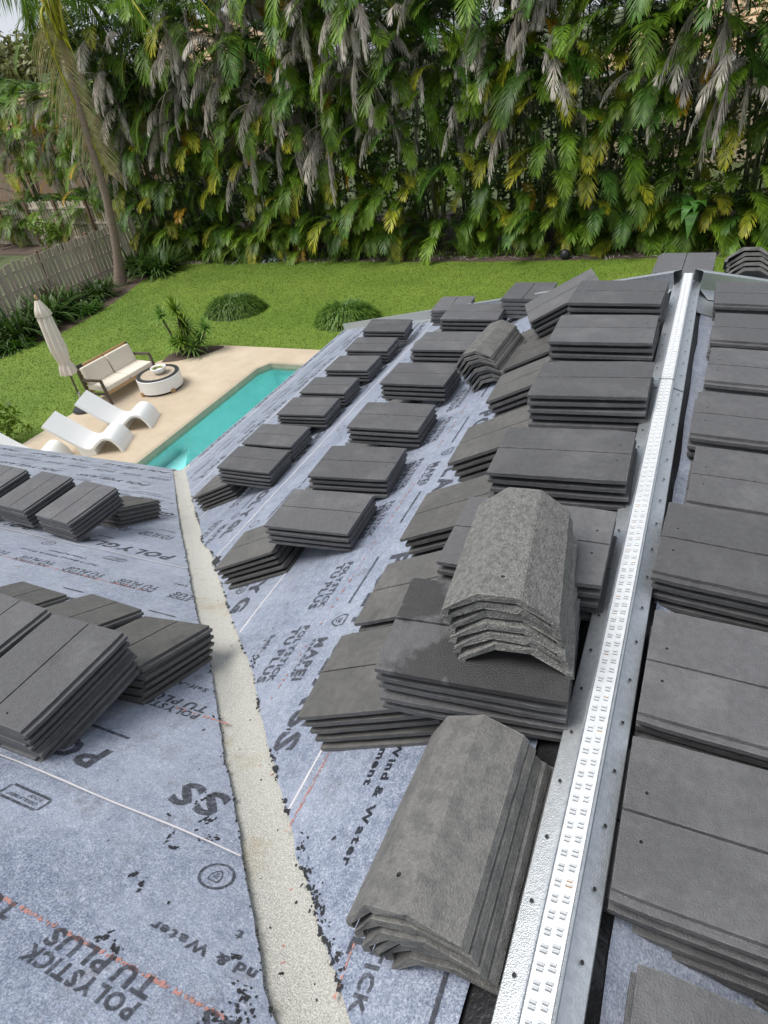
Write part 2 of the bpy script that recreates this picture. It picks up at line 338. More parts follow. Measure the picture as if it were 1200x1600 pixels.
def eave(name, a, b, nrm):
    m_ = MB(); a = Vector(a); b = Vector(b); n = Vector(nrm)
    m_.bar(a-n*.012+Vector((0, 0, -.125)), b-n*.012+Vector((0, 0, -.125)), .024, .17); o = m_.obj(name, 'white_paint', house)
    m_ = MB(); m_.bar(a-n*.27+Vector((0, 0, -.20)), b-n*.27+Vector((0, 0, -.20)), .50, .012); m_.obj('soffit', 'white_paint', house)
    m_ = MB(); m_.bar(a+n*.004+Vector((0, 0, -.035)), b+n*.004+Vector((0, 0, -.035)), .006, .06); m_.obj('drip_edge', 'galv', house)
eave('fascia', (XE, YB, ZE), (XE, YF, ZE), (-1, 0, 0))
eave('fascia', (XL, YB, ZE), (XE, YB, ZE), (0, 1, 0))
eave('fascia', (XE, YF, ZE), (XRR, YF, ZE), (0, 1, 0))

# valley strip: a folded mineral sheet lying under both membranes
VL = [(-5.174,4.6),(-3.808,3.294),(-3.173,2.693),(-2.602,2.164),(-2.265,1.847),(-1.935,1.542),(-1.715,1.353),(-1.559,1.21),(-1.327,.991),(-1.117,.781),(-1.023,.699),(-.916,.598),(-.857,.541),(-.74,.43),(-.644,.338),(-.564,.26),(-.523,.229),(-.22,-.03)]
VR = [(-4.953,4.575),(-4.038,3.695),(-3.455,3.142),(-2.996,2.712),(-2.809,2.514),(-2.501,2.285),(-2.328,2.112),(-2.073,1.879),(-1.796,1.614),(-1.629,1.46),(-1.539,1.381),(-1.394,1.256),(-1.325,1.196),(-1.189,1.045),(-1.044,.899),(-.943,.803),(-.823,.689),(-.732,.599),(-.69,.541),(-.636,.509),(-.567,.442),(-.54,.414),(-.471,.353),(-.431,.317),(-.388,.275),(-.2,.08)]
vlx = np.array([p[0] for p in VL]); vly = np.array([p[1] for p in VL]); vrx = np.array([p[0] for p in VR]); vry = np.array([p[1] for p in VR])
def jag(x, k): return .004*mnoise.noise(Vector((x*38, k, 0)))+.006*mnoise.noise(Vector((x*11, k, 5)))+.003*mnoise.noise(Vector((x*120, k, 9)))
def edgeA(x): return float(np.interp(x, vrx, vry, left=YB+(vrx[0]-x)*1.0))+jag(x, 3.3)      # y of the membrane edge on the main slope
def edgeB(x): return float(np.interp(x, vlx, vly))+jag(x, 7.7)
mb = MB(); n = 70
vs = []
for i in range(n+1):
    t = i/n; x = XE+(XR-XE)*t; y = YB+(YR-YB)*t; k = 0 if i == 0 else 1
    for q, dz in ((-.22, -.006), (-.075, -.006), (-.035, .001), (0, .0055), (.035, .001), (.075, -.006), (.22, -.006)):
        a, b = x+q, y+q*1.0
        if q < 0 and i == 0: b = YB
        if q > 0 and i == 0: a = XE
        a = min(a, XR); z = (zB(b) if q < 0 else zA(a))+dz
        vs.append((a, b, z))
fs = []
for i in range(n): fs += [(i*7+c, i*7+7+c, i*7+8+c, i*7+1+c) for c in range(6)]
mb.add(vs, fs); o = mb.obj('valley_strip', 'valley', house, smooth=True); fix_normals(o)

def LA_(k): return .006+.0014*(6-k)
def LB_(k): return .006+.0014*(6-k)
def liftA(x): return LA_(max([k for k in range(7) if x <= SX[k]+(.02 if k else 0)][:1] or [0]))
def liftB(y): return LB_(max([k for k in range(7) if y >= SY[k]-(.02 if k else 0)][-1:] or [0])) if 0 else LB_([k for k in range(7) if y <= SY[k+1]][0] if y <= SY[7] else 6)
SX = [-.235, -.785, -1.595, -2.41, -3.22, -4.03, -4.84, XE+.004]
SY = [YR+.0, .5, 1.28, 2.055, 2.88, 3.66, 4.44, YB-.004]
def onA(x, y): return zA(x)+liftA(x)+wob(x, y)
def onB(x, y): return zB(y)+liftB(y)+wob(x+40, y)
def wob(x, y): return .0035*mnoise.noise(Vector((x*2.2, y*2.2, 1.7)))+.0022*mnoise.noise(Vector((x*7, y*7, 4.)))+.0012*abs(mnoise.noise(Vector((x*16, y*9, 8.))))
def sheet_A(x0, x1, lift):
    m_ = MB(); nx = max(6, int((x1-x0)/.012)) if x1 > -3.5 else 60; ny = 46; vs = []
    for i in range(nx+1):
        x = x0+(x1-x0)*i/nx; ya = edgeA(x); yb = hip_y(x)-.03
        for j in range(ny+1):
            y = ya+(yb-ya)*(j/ny)**1.3; vs.append((x, y, zA(x)+lift+wob(x, y)))
    m_.add(vs, [(i*(ny+1)+j, (i+1)*(ny+1)+j, (i+1)*(ny+1)+j+1, i*(ny+1)+j+1) for i in range(nx) for j in range(ny)])
    return m_.obj('membrane_sheet', 'membrane', house, smooth=True)
def sheet_B(y0, y1, lift):
    m_ = MB(); ny = max(6, int((y1-y0)/.012)) if y0 < 3 else 50; nx = 60; vs = []
    # the edge of the wing's membrane follows VL: x as a function of y
    for j in range(ny+1):
        y = y0+(y1-y0)*j/ny; xe = float(np.interp(y, vly[::-1], vlx[::-1], left=-.2-(y*.0), right=XE-.06))+jag(y, 7.7)
        if y < vly[-1]: xe = vlx[-1]
        for i in range(nx+1):
            x = xe+(XL-xe)*(i/nx)**1.5; vs.append((x, y, zB(y)+lift+wob(x+40, y)))
    m_.add(vs, [(j*(nx+1)+i, j*(nx+1)+i+1, (j+1)*(nx+1)+i+1, (j+1)*(nx+1)+i) for j in range(ny) for i in range(nx)])
    return m_.obj('membrane_sheet', 'membrane', house, smooth=True)
sheetsA = []; sheetsB = []
for k in range(len(SX)-1):
    sheetsA.append(sheet_A(SX[k+1], SX[k]+(.0 if k == 0 else .02), LA_(k)))
for k in range(len(SY)-1):
    sheetsB.append(sheet_B(SY[k]-(0 if k == 0 else .02), SY[k+1], LB_(k)))
# strip beside the ridge on both sides and the far slope
def plain(name, pts, m, parent=house):
    m_ = MB(); m_.add(pts, [tuple(range(len(pts)))]); o = m_.obj(name, m, parent); fix_normals(o); return o
def bandA(x0, x1, y0, y1, lift, m, name):
    m_ = MB(); n = 60
    for s in range(n+1):
        y = y0+(y1-y0)*s/n
        a = x0+.004*mnoise.noise(Vector((y*6, x0*9, 2))); b = x1+.004*mnoise.noise(Vector((y*6, x1*9, 3)))
        m_.v += [(a, y, zA(a)+lift), (b, y, zA(b)+lift)]; m_.t += [0, 0]
    m_.f += [(2*s, 2*s+1, 2*s+3, 2*s+2) for s in range(n)]
    o = m_.obj(name, m, house); fix_normals(o); return o
def bandC(x0, x1, y0, y1, lift, m, name, amp=.004):
    m_ = MB(); n = 90
    for s in range(n+1):
        y = y0+(y1-y0)*s/n
        a = x0+amp*mnoise.noise(Vector((y*6, x0*9, 2))); b = x1+amp*mnoise.noise(Vector((y*5, x1*9, 3)))
        m_.v += [(a, y, zC(a)+lift), (b, y, zC(b)+lift)]; m_.t += [0, 0]
    m_.f += [(2*s, 2*s+1, 2*s+3, 2*s+2) for s in range(n)]
    o = m_.obj(name, m, house); fix_normals(o); return o
bandA(-.300, XR, .15, YE-.03, .0015, 'black', 'adhesive_strip')
bandA(-.237, -.192, .10, YE-.06, .014, 'membrane', 'membrane_strip')
bandC(XR, .040, -1.5, YE-.2, .004, 'black', 'adhesive_strip', .012)
m_ = MB(); n = 80
for s in range(n+1):
    y = -6+(YE-.25+6)*s/n; x0 = .012+.012*mnoise.noise(Vector((y*4, 1, 2))); y2 = -6+(hip_y(1.2)-.04+6)*s/n
    m_.v += [(x0, y, zC(x0)+.009), (1.2, y2, zC(1.2)+.009)]; m_.t += [0, 0]
m_.f += [(2*s, 2*s+1, 2*s+3, 2*s+2) for s in range(n)]
o = m_.obj('membrane_sheet', 'membrane', house); fix_normals(o)
plain('membrane_sheet', [(1.18, -6, zC(1.18)+.006), (XRR, -6, zC(XRR)+.006), (XRR, YF-.04, zC(XRR)+.006), (1.18, hip_y(1.18)-.04, zC(1.18)+.006)], 'membrane')
plain('hip_flashing', [(XR+.07, 3.45, zC(XR+.07)+.013), (XR+.20, 3.50, zC(XR+.20)+.013), (XR+.30, YE+.28, zC(XR+.30)+.013), (XR+.02, YE+.0, zC(XR+.02)+.013)], 'galv')
plain('membrane_sheet', [(XE, YF, ZE+.006), (XR, YE, ZR+.006), (XRR, YF, ZE+.006)], 'membrane')
plain('membrane_sheet', [(XL, YR, ZR+.006), (XL, 2*YR-YB, ZE+.006), (XE, 2*YR-YB, ZE+.006), (XR, YR, ZR+.006)], 'membrane')

# white selvedge lines, black torn residue, red chalk lines
for k, x in enumerate(SX[1:-1]):
    m_ = MB(); n = 60; y0 = edgeA(x)+.01; y1 = hip_y(x)-.05
    for s in range(n+1):
        y = y0+(y1-y0)*s/n; c = x+.006*mnoise.noise(Vector((y*2, k, 0))); h = .0026+.0014*mnoise.noise(Vector((y*9, k, 3)))
        m_.v += [(c-h, y, onA(c-h, y)+.0018), (c+h, y, onA(c-h, y)+.0018)]; m_.t += [0, 0]
    m_.f += [(2*s, 2*s+1, 2*s+3, 2*s+2) for s in range(n)]
    fix_normals(m_.obj('white_selvedge', 'white_edge', house))
for k, y in enumerate(SY[1:-1]):
    m_ = MB(); n = 60; x1 = float(np.interp(y, vly[::-1], vlx[::-1]))-.01; x0 = max(XL, x1-6)
    for s in range(n+1):
        x = x0+(x1-x0)*s/n; c = y+.012*mnoise.noise(Vector((x*2.4, k, 8)))+.005; h = .0026+.0014*mnoise.noise(Vector((x*9, k, 3)))
        m_.v += [(x, c-h, zB(c-h)+.0195), (x, c+h, zB(c+h)+.0195)]; m_.t += [0, 0]
    m_.f += [(2*s, 2*s+1, 2*s+3, 2*s+2) for s in range(n)]
    fix_normals(m_.obj('white_selvedge', 'white_edge', house))
def blob(m_, x, y, zf, r, lift, n=9, el=1., ang=0.):
    vs = []
    for i in range(n):
        a = 2*PI*i/n; rr = r*random.uniform(.35, 1.15); u, v = rr*math.cos(a)*el, rr*math.sin(a)
        px, py = x+u*math.cos(ang)-v*math.sin(ang), y+u*math.sin(ang)+v*math.cos(ang); vs.append((px, py, zf(px, py)+lift))
    m_.add(vs, [tuple(range(n))])
fA = onA; fB = onB
m_ = MB()
for i in range(520):                                    # tar left along both torn edges
    t = random.random()**1.4
    if random.random() < .6:
        x = -.42-3.6*t
        if mnoise.noise(Vector((x*9, 2, 2))) < -.05: continue
        y = edgeA(x)+random.gauss(-.001, .0028); blob(m_, x, y, fA, random.uniform(.0015, .006)*(1+t*.8)*random.choice((1, 1, 1.6)), .0020, el=1.5, ang=R(135))
    else:
        x = -.53-3.6*t; y = edgeB(x)+random.gauss(.001, .003); blob(m_, x, y, fB, random.uniform(.0012, .0045)*(1+t*.8), .0020, el=1.5, ang=R(135))
def smear(x, y, zf, r, k, ang, el=1.8):
    for q in range(k):
        u = random.gauss(0, r*el); v = random.gauss(0, r*.6); blob(m_, x+u*math.cos(ang)-v*math.sin(ang), y+u*math.sin(ang)+v*math.cos(ang), zf, random.uniform(.0012, .005), .0020, 8, random.uniform(1, 2.2), ang+random.gauss(0, .4))
for (x, y, r) in [(-.95,.82,.012),(-.69,.57,.012),(-.65,.53,.016),(-.585,.47,.014),(-.55,.44,.012),(-.49,.38,.010),(-1.36,1.24,.015),(-.46,.365,.010)]: smear(x, y, fA, r, 15, R(130))
blob(m_, -2.37, 2.18, fA, .035, .0022, 14, 1.9, R(120))
for i in range(26):                                     # scuffs and tar spots on the membranes
    if i % 2: x = random.uniform(-1.5, -.4); y = edgeA(x)+random.random()**2*.5+.01; blob(m_, x, y, fA, random.uniform(.0015, .006), .0020, 8, random.uniform(1, 2.5), random.uniform(0, 3))
    else: x = random.uniform(-1.7, -.55); y = edgeB(x)-random.random()**2*.4-.01; blob(m_, x, y, fB, random.uniform(.0015, .006), .0020, 8, random.uniform(1, 2.5), random.uniform(0, 3))
for (x, y, r) in [(-.61,.25,.014),(-.60,.225,.016),(-.575,.20,.018),(-.60,.185,.016),(-.56,.165,.02),(-.66,.30,.006),(-1.02,.47,.008),(-.99,.455,.006),(-.885,.21,.008),(-.93,.22,.006),(-1.0,.36,.005),(-.97,.345,.006),(-1.05,.62,.014),(-.98,.56,.012),(-.93,.52,.010)]: smear(x, y, fB, r, 13, random.uniform(0, 3), 1.3)
for i in range(20):                                     # specks on the valley sheet
    t = random.random(); x = -.45-2.2*t*t; yc = (edgeA(x)+edgeB(x))/2+random.uniform(-.05, .05)
    zf = (lambda a, b: max(zA(a), zB(b))); blob(m_, x, yc, zf, random.uniform(.002, .006), .004, 7, 1.3, random.uniform(0, 3))
o = m_.obj('tar_residue', 'black', house, kind='stuff'); fix_normals(o)
m_ = MB()
def chalk(p, q, zf, n=40, brk=.45, wd=.004):
    for s in range(n):
        if random.random() < brk: continue
        a = Vector(p).lerp(Vector(q), s/n); b = Vector(p).lerp(Vector(q), (s+1)/n); d = (b-a).normalized(); nn = Vector((-d.y, d.x))*wd*random.uniform(.3, 1.6)
        m_.add([(v.x, v.y, zf(v.x, v.y)+.0014) for v in (a-nn, a+nn, b+nn, b-nn)], [(0, 1, 2, 3)])
chalk((-1.25, .192), (-.60, .196), fB, 160, .35, .0026); chalk((-1.25, .196), (-.60, .199), fB, 160, .5, .003); chalk((-3.6, 1.69), (-2.4, 1.69), fB, 200, .4, .005)
chalk((-.757, .85), (-.757, .60), fA, 60, .2, .0015); chalk((-.752, .85), (-.752, .60), fA, 60, .3, .0015); chalk((-.44, .40), (-.435, .30), fA, 30, .2, .0022); chalk((-1.13, 3.2), (-1.13, 1.0), fA, 300, .75, .003)
chalk((-1.95, 5), (-1.95, 1.9), fA, 300, .6, .004); chalk((-1.45, .93), (-1.2, .93), fB, 30, .3)
for (x, y) in [(-.70,.50),(-.66,.475),(-.93,.77),(-1.0,.80),(-.58,.33),(-.60,.36),(-.50,.30)]:
    blob(m_, x, y, lambda a, b: max(zA(a), zB(b)), .0035, .004, 8, 2, R(60))
fix_normals(m_.obj('red_chalk_marks', 'chalk', house, kind='stuff'))

# ------------------------------------------------------------------ print on the membranes, letter by letter
GL = {}
def glyph(ch):
    if ch in GL: return GL[ch]
    cu = bpy.data.curves.new('glyph', 'FONT'); cu.body = ch; cu.size = 1; cu.offset = .040; cu.resolution_u = 2
    ob = bpy.data.objects.new('glyph', cu); COL.objects.link(ob)
    dg = bpy.context.evaluated_depsgraph_get(); me = bpy.data.meshes.new_from_object(ob.evaluated_get(dg), depsgraph=dg)
    v = np.array([x.co[:2] for x in me.vertices]).reshape(-1, 2); f = [tuple(p.vertices) for p in me.polygons]
    bpy.data.objects.remove(ob); bpy.data.curves.remove(cu); bpy.data.meshes.remove(me)
    x0 = v[:, 0].min() if len(v) else 0; wd = (v[:, 0].max()-x0) if len(v) else .25
    v[:, 0] -= x0; GL[ch] = (v, f, wd); return GL[ch]
def textwidth(s): return sum((.28 if c == ' ' else glyph(c)[2]+.09) for c in s)-.09
def print_text(m_, s, p, rd, up, length, zf, ok, cap=None, lift=.0016):
    """p start of the baseline (x, y), rd reading direction, up letter-up direction; letters off the sheet are cut away"""
    k = length/textwidth(s); kc = k if cap is None else cap/.72
    pen = 0
    for c in s:
        if c == ' ': pen += .28; continue
        v, f, wd = glyph(c)
        X = p[0]+rd[0]*(v[:, 0]+pen)*k+up[0]*v[:, 1]*kc; Y = p[1]+rd[1]*(v[:, 0]+pen)*k+up[1]*v[:, 1]*kc
        if all(ok(a, b) for a, b in zip(X[::4], Y[::4])): m_.add([(a, b, zf(a, b)+lift) for a, b in zip(X, Y)], f)
        pen += wd+.09
def ring(m_, c, r, wd, zf, ok, n=28, ex=1., lift=.0016):
    P = [(c[0]+r*ex*math.cos(2*PI*i/n), c[1]+r*math.sin(2*PI*i/n)) for i in range(n)]
    Q = [(c[0]+(r-wd)*ex*math.cos(2*PI*i/n), c[1]+(r-wd)*math.sin(2*PI*i/n)) for i in range(n)]
    if not all(ok(*p) for p in P): return
    m_.add([(x, y, zf(x, y)+lift) for x, y in P+Q], [(i, (i+1) % n, n+(i+1) % n, n+i) for i in range(n)])
def bar(m_, a, b, wd, zf, ok, lift=.0016):
    d = (Vector(b)-Vector(a)).normalized(); n_ = Vector((-d.y, d.x))*wd/2; P = [Vector(a)-n_, Vector(a)+n_, Vector(b)+n_, Vector(b)-n_]
    if all(ok(p.x, p.y) for p in P): m_.add([(p.x, p.y, zf(p.x, p.y)+lift) for p in P], [(0, 1, 2, 3)])
def shield(m_, c, r, up, zf, ok):
    pts = [(-.8, .9), (.8, .9), (.95, .1), (.55, -.6), (0, -1), (-.55, -.6), (-.95, .1)]
    rd = (up[1], -up[0])
    tr = lambda u, v: (c[0]+(rd[0]*u+up[0]*v)*r, c[1]+(rd[1]*u+up[1]*v)*r)
    for i in range(7):
        a, b = tr(*pts[i]), tr(*pts[(i+1) % 7]); bar(m_, a, b, r*.2, zf, ok)
    bar(m_, tr(-.4, .3), tr(.4, .3), r*.16, zf, ok); bar(m_, tr(-.4, -.1), tr(.4, .1), r*.16, zf, ok); bar(m_, tr(-.2, -.4), tr(.3, -.3), r*.16, zf, ok)
def okA(x, y): return y > edgeA(x)+.006 and y < hip_y(x)-.06 and x > XE+.02 and x < -.2
def okB(x, y):
    if y > YB-.02 or x < XL+.1: return False
    return x < float(np.interp(y, vly[::-1], vlx[::-1], right=XE))-.008
rdA, upA = (0, -1), (1, 0); rdB, upB = (-1, 0), (0, -1)
for k, sh in enumerate(sheetsA):
    m_ = MB(); sx = [.03, -.785, -1.595, -2.41, -3.22, -4.03, -4.84][k]; ph = [.0, .0, .37, .11, .53, .2, .4][k]
    top = hip_y(sx-.4)
    y = top+.3
    # large maker's name, bars with the maker's group mark, product name, description, seals
    if k in (0,): runs = []
    yy = 1.78+ph if k else 3.0
    for j in range(-2, 7):
        print_text(m_, 'POLYGLASS', (sx-.195, yy+j*1.215), rdA, upA, .94, fA, okA, cap=.085)
    per = .845
    for j in range(-2, 11):
        y0 = 1.803+j*per+ph*(k != 1)
        for d in (0, -.388):
            print_text(m_, 'POLYSTICK', (sx-.427, y0+d), rdA, upA, .285, fA, okA, cap=.030)
            print_text(m_, 'TU PLUS', (sx-.478, y0+d), rdA, upA, .285, fA, okA, cap=.038)
    for j in range(-2, 9):
        y0 = 2.545+j*1.213+ph*(k != 1)
        shield(m_, (sx-.262, y0+.085), .032, upA, fA, okA)
        print_text(m_, 'MAPEI', (sx-.305, y0), rdA, upA, .205, fA, okA, cap=.042)
        print_text(m_, 'GROUP', (sx-.328, y0), rdA, upA, .19, fA, okA, cap=.014)
        bar(m_, (sx-.268, y0-.27), (sx-.268, y0-.52), .010, fA, okA); bar(m_, (sx-.268, y0+.46), (sx-.268, y0+.18), .010, fA, okA)
        print_text(m_, 'Self-Adhered Wind & Water', (sx-.582, y0-1.213+.06 if k else 1.185), rdA, upA, .645, fA, okA, cap=.022)
        print_text(m_, 'Underlayment', (sx-.624, y0-1.213-.06 if k else 1.055), rdA, upA, .315, fA, okA, cap=.022)
        if k != 0: ring(m_, (sx-.72, y0-.4), .036, .006, fA, okA)
    if k == 0: ring(m_, (-.678, .585), .032, .005, fA, okA)
    if m_.v: fix_normals(m_.obj('printed_lettering', 'print', sh, kind='stuff'))
for k, sh in enumerate(sheetsB):
    m_ = MB(); sy = [-.28, .5, 1.28, 2.055, 2.88, 3.66, 4.3][k]; ph = [0, 0, .3, .0, .17, .5, .9][k]
    for j in range(-1, 7):
        x0 = -.205-j*1.22 if k == 1 else (-2.73-(j-1)*1.22 if k == 3 else -.5-ph-j*1.22)
        print_text(m_, 'POLYGLASS', (x0, sy+.157), rdB, upB, .93, fB, okB, cap=.085)
        bar(m_, (x0-1.235, sy+.23), (x0-1.40, sy+.23), .010, fB, okB); bar(m_, (x0-.62, sy+.235), (x0-.76, sy+.235), .012, fB, okB)
        print_text(m_, 'Self-Adhered Wind & Water', (-.225-j*1.21-ph, sy+.572), rdB, upB, .645, fB, okB, cap=.022)
        print_text(m_, 'Underlayment', (-.385-j*1.21-ph, sy+.628), rdB, upB, .315, fB, okB, cap=.022)
        ring(m_, (-.835-j*1.21-ph, sy+.715), .036, .006, fB, okB, ex=1.25)
        shield(m_, (-.835-j*1.21-ph, sy+.715), .016, upB, fB, okB)
        c = (-1.46-j*1.21-ph, sy+.70)
        for a, b in (((-.07, -.022), (.07, -.022)), ((.07, .022), (-.07, .022)), ((-.075, -.02), (-.075, .02)), ((.075, -.02), (.075, .02))):
            bar(m_, (c[0]+a[0], c[1]+a[1]), (c[0]+b[0], c[1]+b[1]), .008, fB, okB)
        print_text(m_, 'UNDERLAYMENT', (c[0]+.055, c[1]-.002), rdB, upB, .11, fB, okB, cap=.010)
        print_text(m_, 'ROOF', (c[0]+.055, c[1]+.014), rdB, upB, .05, fB, okB, cap=.010)
    for j in range(-1, 16):
        x0 = -.755-j*.385-ph*.4 if k == 0 else -.74-j*.385-(.10 if k == 2 else .22 if k == 1 else ph)
        print_text(m_, 'POLYSTICK', (x0, sy+.432), rdB, upB, .285, fB, okB, cap=.032)
        print_text(m_, 'TU PLUS', (x0, sy+.478), rdB, upB, .275, fB, okB, cap=.038)
    if m_.v: fix_normals(m_.obj('printed_lettering', 'print', sh, kind='stuff'))

# ------------------------------------------------------------------ ridge and hip metal
def sweep(m_, prof, pts_fn, y0, y1, n=1):
    """open profile [(x,z)] swept from y0 to y1"""
    k = len(prof)
    for s in range(n+1):
        y = y0+(y1-y0)*s/n
        m_.v += [(x, y, z) for x, z in prof]; m_.t += [0]*k
    o = len(m_.v)-k*(n+1)
    m_.f += [(o+s*k+i, o+s*k+i+1, o+(s+1)*k+i+1, o+(s+1)*k+i) for s in range(n) for i in range(k-1)]
ZT = H-1.180
def ridge_piece(y0, y1, dz, name):
    root = None
    m_ = MB(); c = XR
    zt = ZT+dz
    prof = [(c-.0655, zt-.052), (c-.064, zt-.049), (c-.0275, zt-.036), (c-.0265, zt-.001), (c-.0235, zt+.0005), (c-.021, zt-.0012), (c+.021, zt-.0012), (c+.0235, zt+.0005), (c+.0265, zt-.001), (c+.0275, zt-.036), (c+.0635, zt-.049), (c+.065, zt-.052)]
    sweep(m_, prof, None, y0, y1, 24)
    o = m_.obj(name, 'galv', house); md = o.modifiers.new('thickness', 'SOLIDIFY'); md.thickness = .0012
    # white lip strip with the punched tabs
    t_ = MB(); t_.add([(c-.0205, y0+.001, zt+.0006), (c+.0205, y0+.001, zt+.0006), (c+.0205, y1-.001, zt+.0006), (c-.0205, y1-.001, zt+.0006)], [(0, 1, 2, 3)])
    t_.obj('channel_face', 'galv_white', o)
    t_ = MB(); d_ = MB(); r_ = MB()
    y = y0+.012; row = 0
    while y < y1-.01:
        for xo, oy in ((-.0095, 0), (-.0095, .0078), (.0085, .0050), (.0085, .0128)):
            yy = y+oy+random.uniform(-.0005, .0005); x = c+xo; hw = .0052*random.uniform(.85, 1.1)
            t_.add([(x-hw, yy-.0006, zt+.0008), (x+hw, yy-.0006, zt+.0008), (x+hw*.9, yy+.0016, zt+.0040), (x-hw*.9, yy+.0016, zt+.0040), (x-hw, yy+.0034, zt+.0008), (x+hw, yy+.0034, zt+.0008)], [(0, 1, 2, 3), (3, 2, 5, 4)])
            tgt = r_ if (random.random() < .08 and .4 < y < 2.4) else d_
            tgt.add([(x-hw, yy-.0028, zt+.0010), (x+hw, yy-.0028, zt+.0010), (x+hw, yy-.0006, zt+.0010), (x-hw, yy-.0006, zt+.0010)], [(0, 1, 2, 3)])
        y += .0265
    t_.obj('punched_tabs', 'galv_white', o, kind='stuff'); d_.obj('punched_slots', M['slot'], o, kind='stuff')
    if r_.v: r_.obj('rusty_slots', 'rust', o, kind='stuff')
    h_ = MB(); y = y0+.06; hh = MB()
    while y < y1-.03:
        for sgn in (-1, 1):
            x = c+sgn*.048; z = zt-.0405; yy = y+(.055 if sgn > 0 else 0)
            if yy < y1-.02:
                n_ = 10; vs = [(x+.0032*math.cos(2*PI*i/n_), yy+.0042*math.sin(2*PI*i/n_), z-sgn*.0*0+.0016-abs(.0032*math.cos(2*PI*i/n_)+sgn*.048-sgn*.048)*0-(.0032*math.cos(2*PI*i/n_))*sgn*.357) for i in range(n_)]
                h_.add(vs, [tuple(range(n_))])
        y += .118
    fix_normals(h_.obj('nail_holes', 'hole', o, kind='stuff'))
    return o
M['slot'] = mat('shaded_slot', (.17, .175, .18), .6, .2, 60)
ridge_piece(-1.2, 2.51, 0, 'ridge_channel'); ridge_piece(2.495, 3.76, .0035, 'ridge_channel')
def hip_channel(x0, y0, z0, x1, y1, z1, sgn, a, b):
    """tall thin metal channel along a hip; sgn -1 left hip, +1 right hip; from fraction a to b"""
    p = Vector((x0, y0, z0)).lerp(Vector((x1, y1, z1)), a); q = Vector((x0, y0, z0)).lerp(Vector((x1, y1, z1)), b)
    d = (q-p).normalized(); side = Vector((d.y, -d.x, 0)).normalized()*(1 if sgn < 0 else -1); side = -side if side.y > 0 else side   # towards the near slope
    up = Vector((0, 0, 1)); m_ = MB()
    prof = [(.085, -.046), (.016, -.004), (.030, .082), (.022, .088), (-.022, .088), (-.030, .082), (-.016, -.004), (-.085, -.046)]
    vs = [p+side*u+up*v for u, v in prof]+[q+side*u+up*v for u, v in prof]; k = len(prof)
    m_.add(vs, [(i, i+1, k+i+1, k+i) for i in range(k-1)])
    o = m_.obj('hip_channel', 'galv', house); md = o.modifiers.new('thickness', 'SOLIDIFY'); md.thickness = .0015
    return o
hip_channel(XR-.05, YE+.02, ZR+.01, XE, YF, ZE+.01, -1, .0, .33); hip_channel(XR-.05, YE+.02, ZR+.01, XE, YF, ZE+.01, -1, .34, .99)
hip_channel(XR+.05, YE+.02, ZR+.01, XRR, YF, ZE+.01, 1, .0, .45); hip_channel(XR+.05, YE+.02, ZR+.01, XRR, YF, ZE+.01, 1, .46, .99)

# ------------------------------------------------------------------ roof tiles: each one a thing of its own
def tile_mesh(seed, m, holes=True):
    random.seed(seed)
    prof = [(-.165, 0), (-.0032, 0), (-.002, -.009), (.002, -.009), (.0032, 0), (.150, 0), (.151, -.011), (.165, -.0115), (.165, -.0238), (-.148, -.0238), (-.148, -.013), (-.165, -.013)]
    m_ = MB(); n = 7; k = len(prof)
    for s in range(n+1):
        x = -.21+.42*s/n
        ee = .003 if s in (0, n) else 0
        for (y, z) in prof:
            j = .0012*mnoise.noise(Vector((x*30, y*30+seed, z*80)))
            yy = y+(j if abs(y) > .1 else 0)-(ee if y > .14 else -ee if y < -.14 else 0)
            m_.v.append((x+(.0016*mnoise.noise(Vector((seed, y*25, 3))) if s in (0, n) else 0), yy, z+(j*.5 if z < -.01 else 0)-(ee*.5 if z > -.001 else 0))); m_.t.append(0)
    m_.f += [(s*k+i, s*k+(i+1) % k, (s+1)*k+(i+1) % k, (s+1)*k+i) for s in range(n) for i in range(k)]
    m_.f += [tuple(range(k))[::-1], tuple(range(n*k, n*k+k))]
    ob = m_.obj('tile_source', m); fix_normals(ob)
    if holes:
        c = MB()
        for y in (.052, -.045): c.tube([(.172, y, -.02), (.172, y, .02)], .0038, 8)
        cu = c.obj('cutter', 'hole'); fix_normals(cu)
        md = ob.modifiers.new('b', 'BOOLEAN'); md.object = cu; md.operation = 'DIFFERENCE'; md.solver = 'EXACT'
        dg = bpy.context.evaluated_depsgraph_get(); me = bpy.data.meshes.new_from_object(ob.evaluated_get(dg), depsgraph=dg)
        bpy.data.objects.remove(cu)
    else: me = ob.data
    bpy.data.objects.remove(ob); me.name = 'roof_tile'
    if len(me.materials) == 0: me.materials.append(M[m])
    while len(me.materials) > 1: me.materials.pop()
    return me
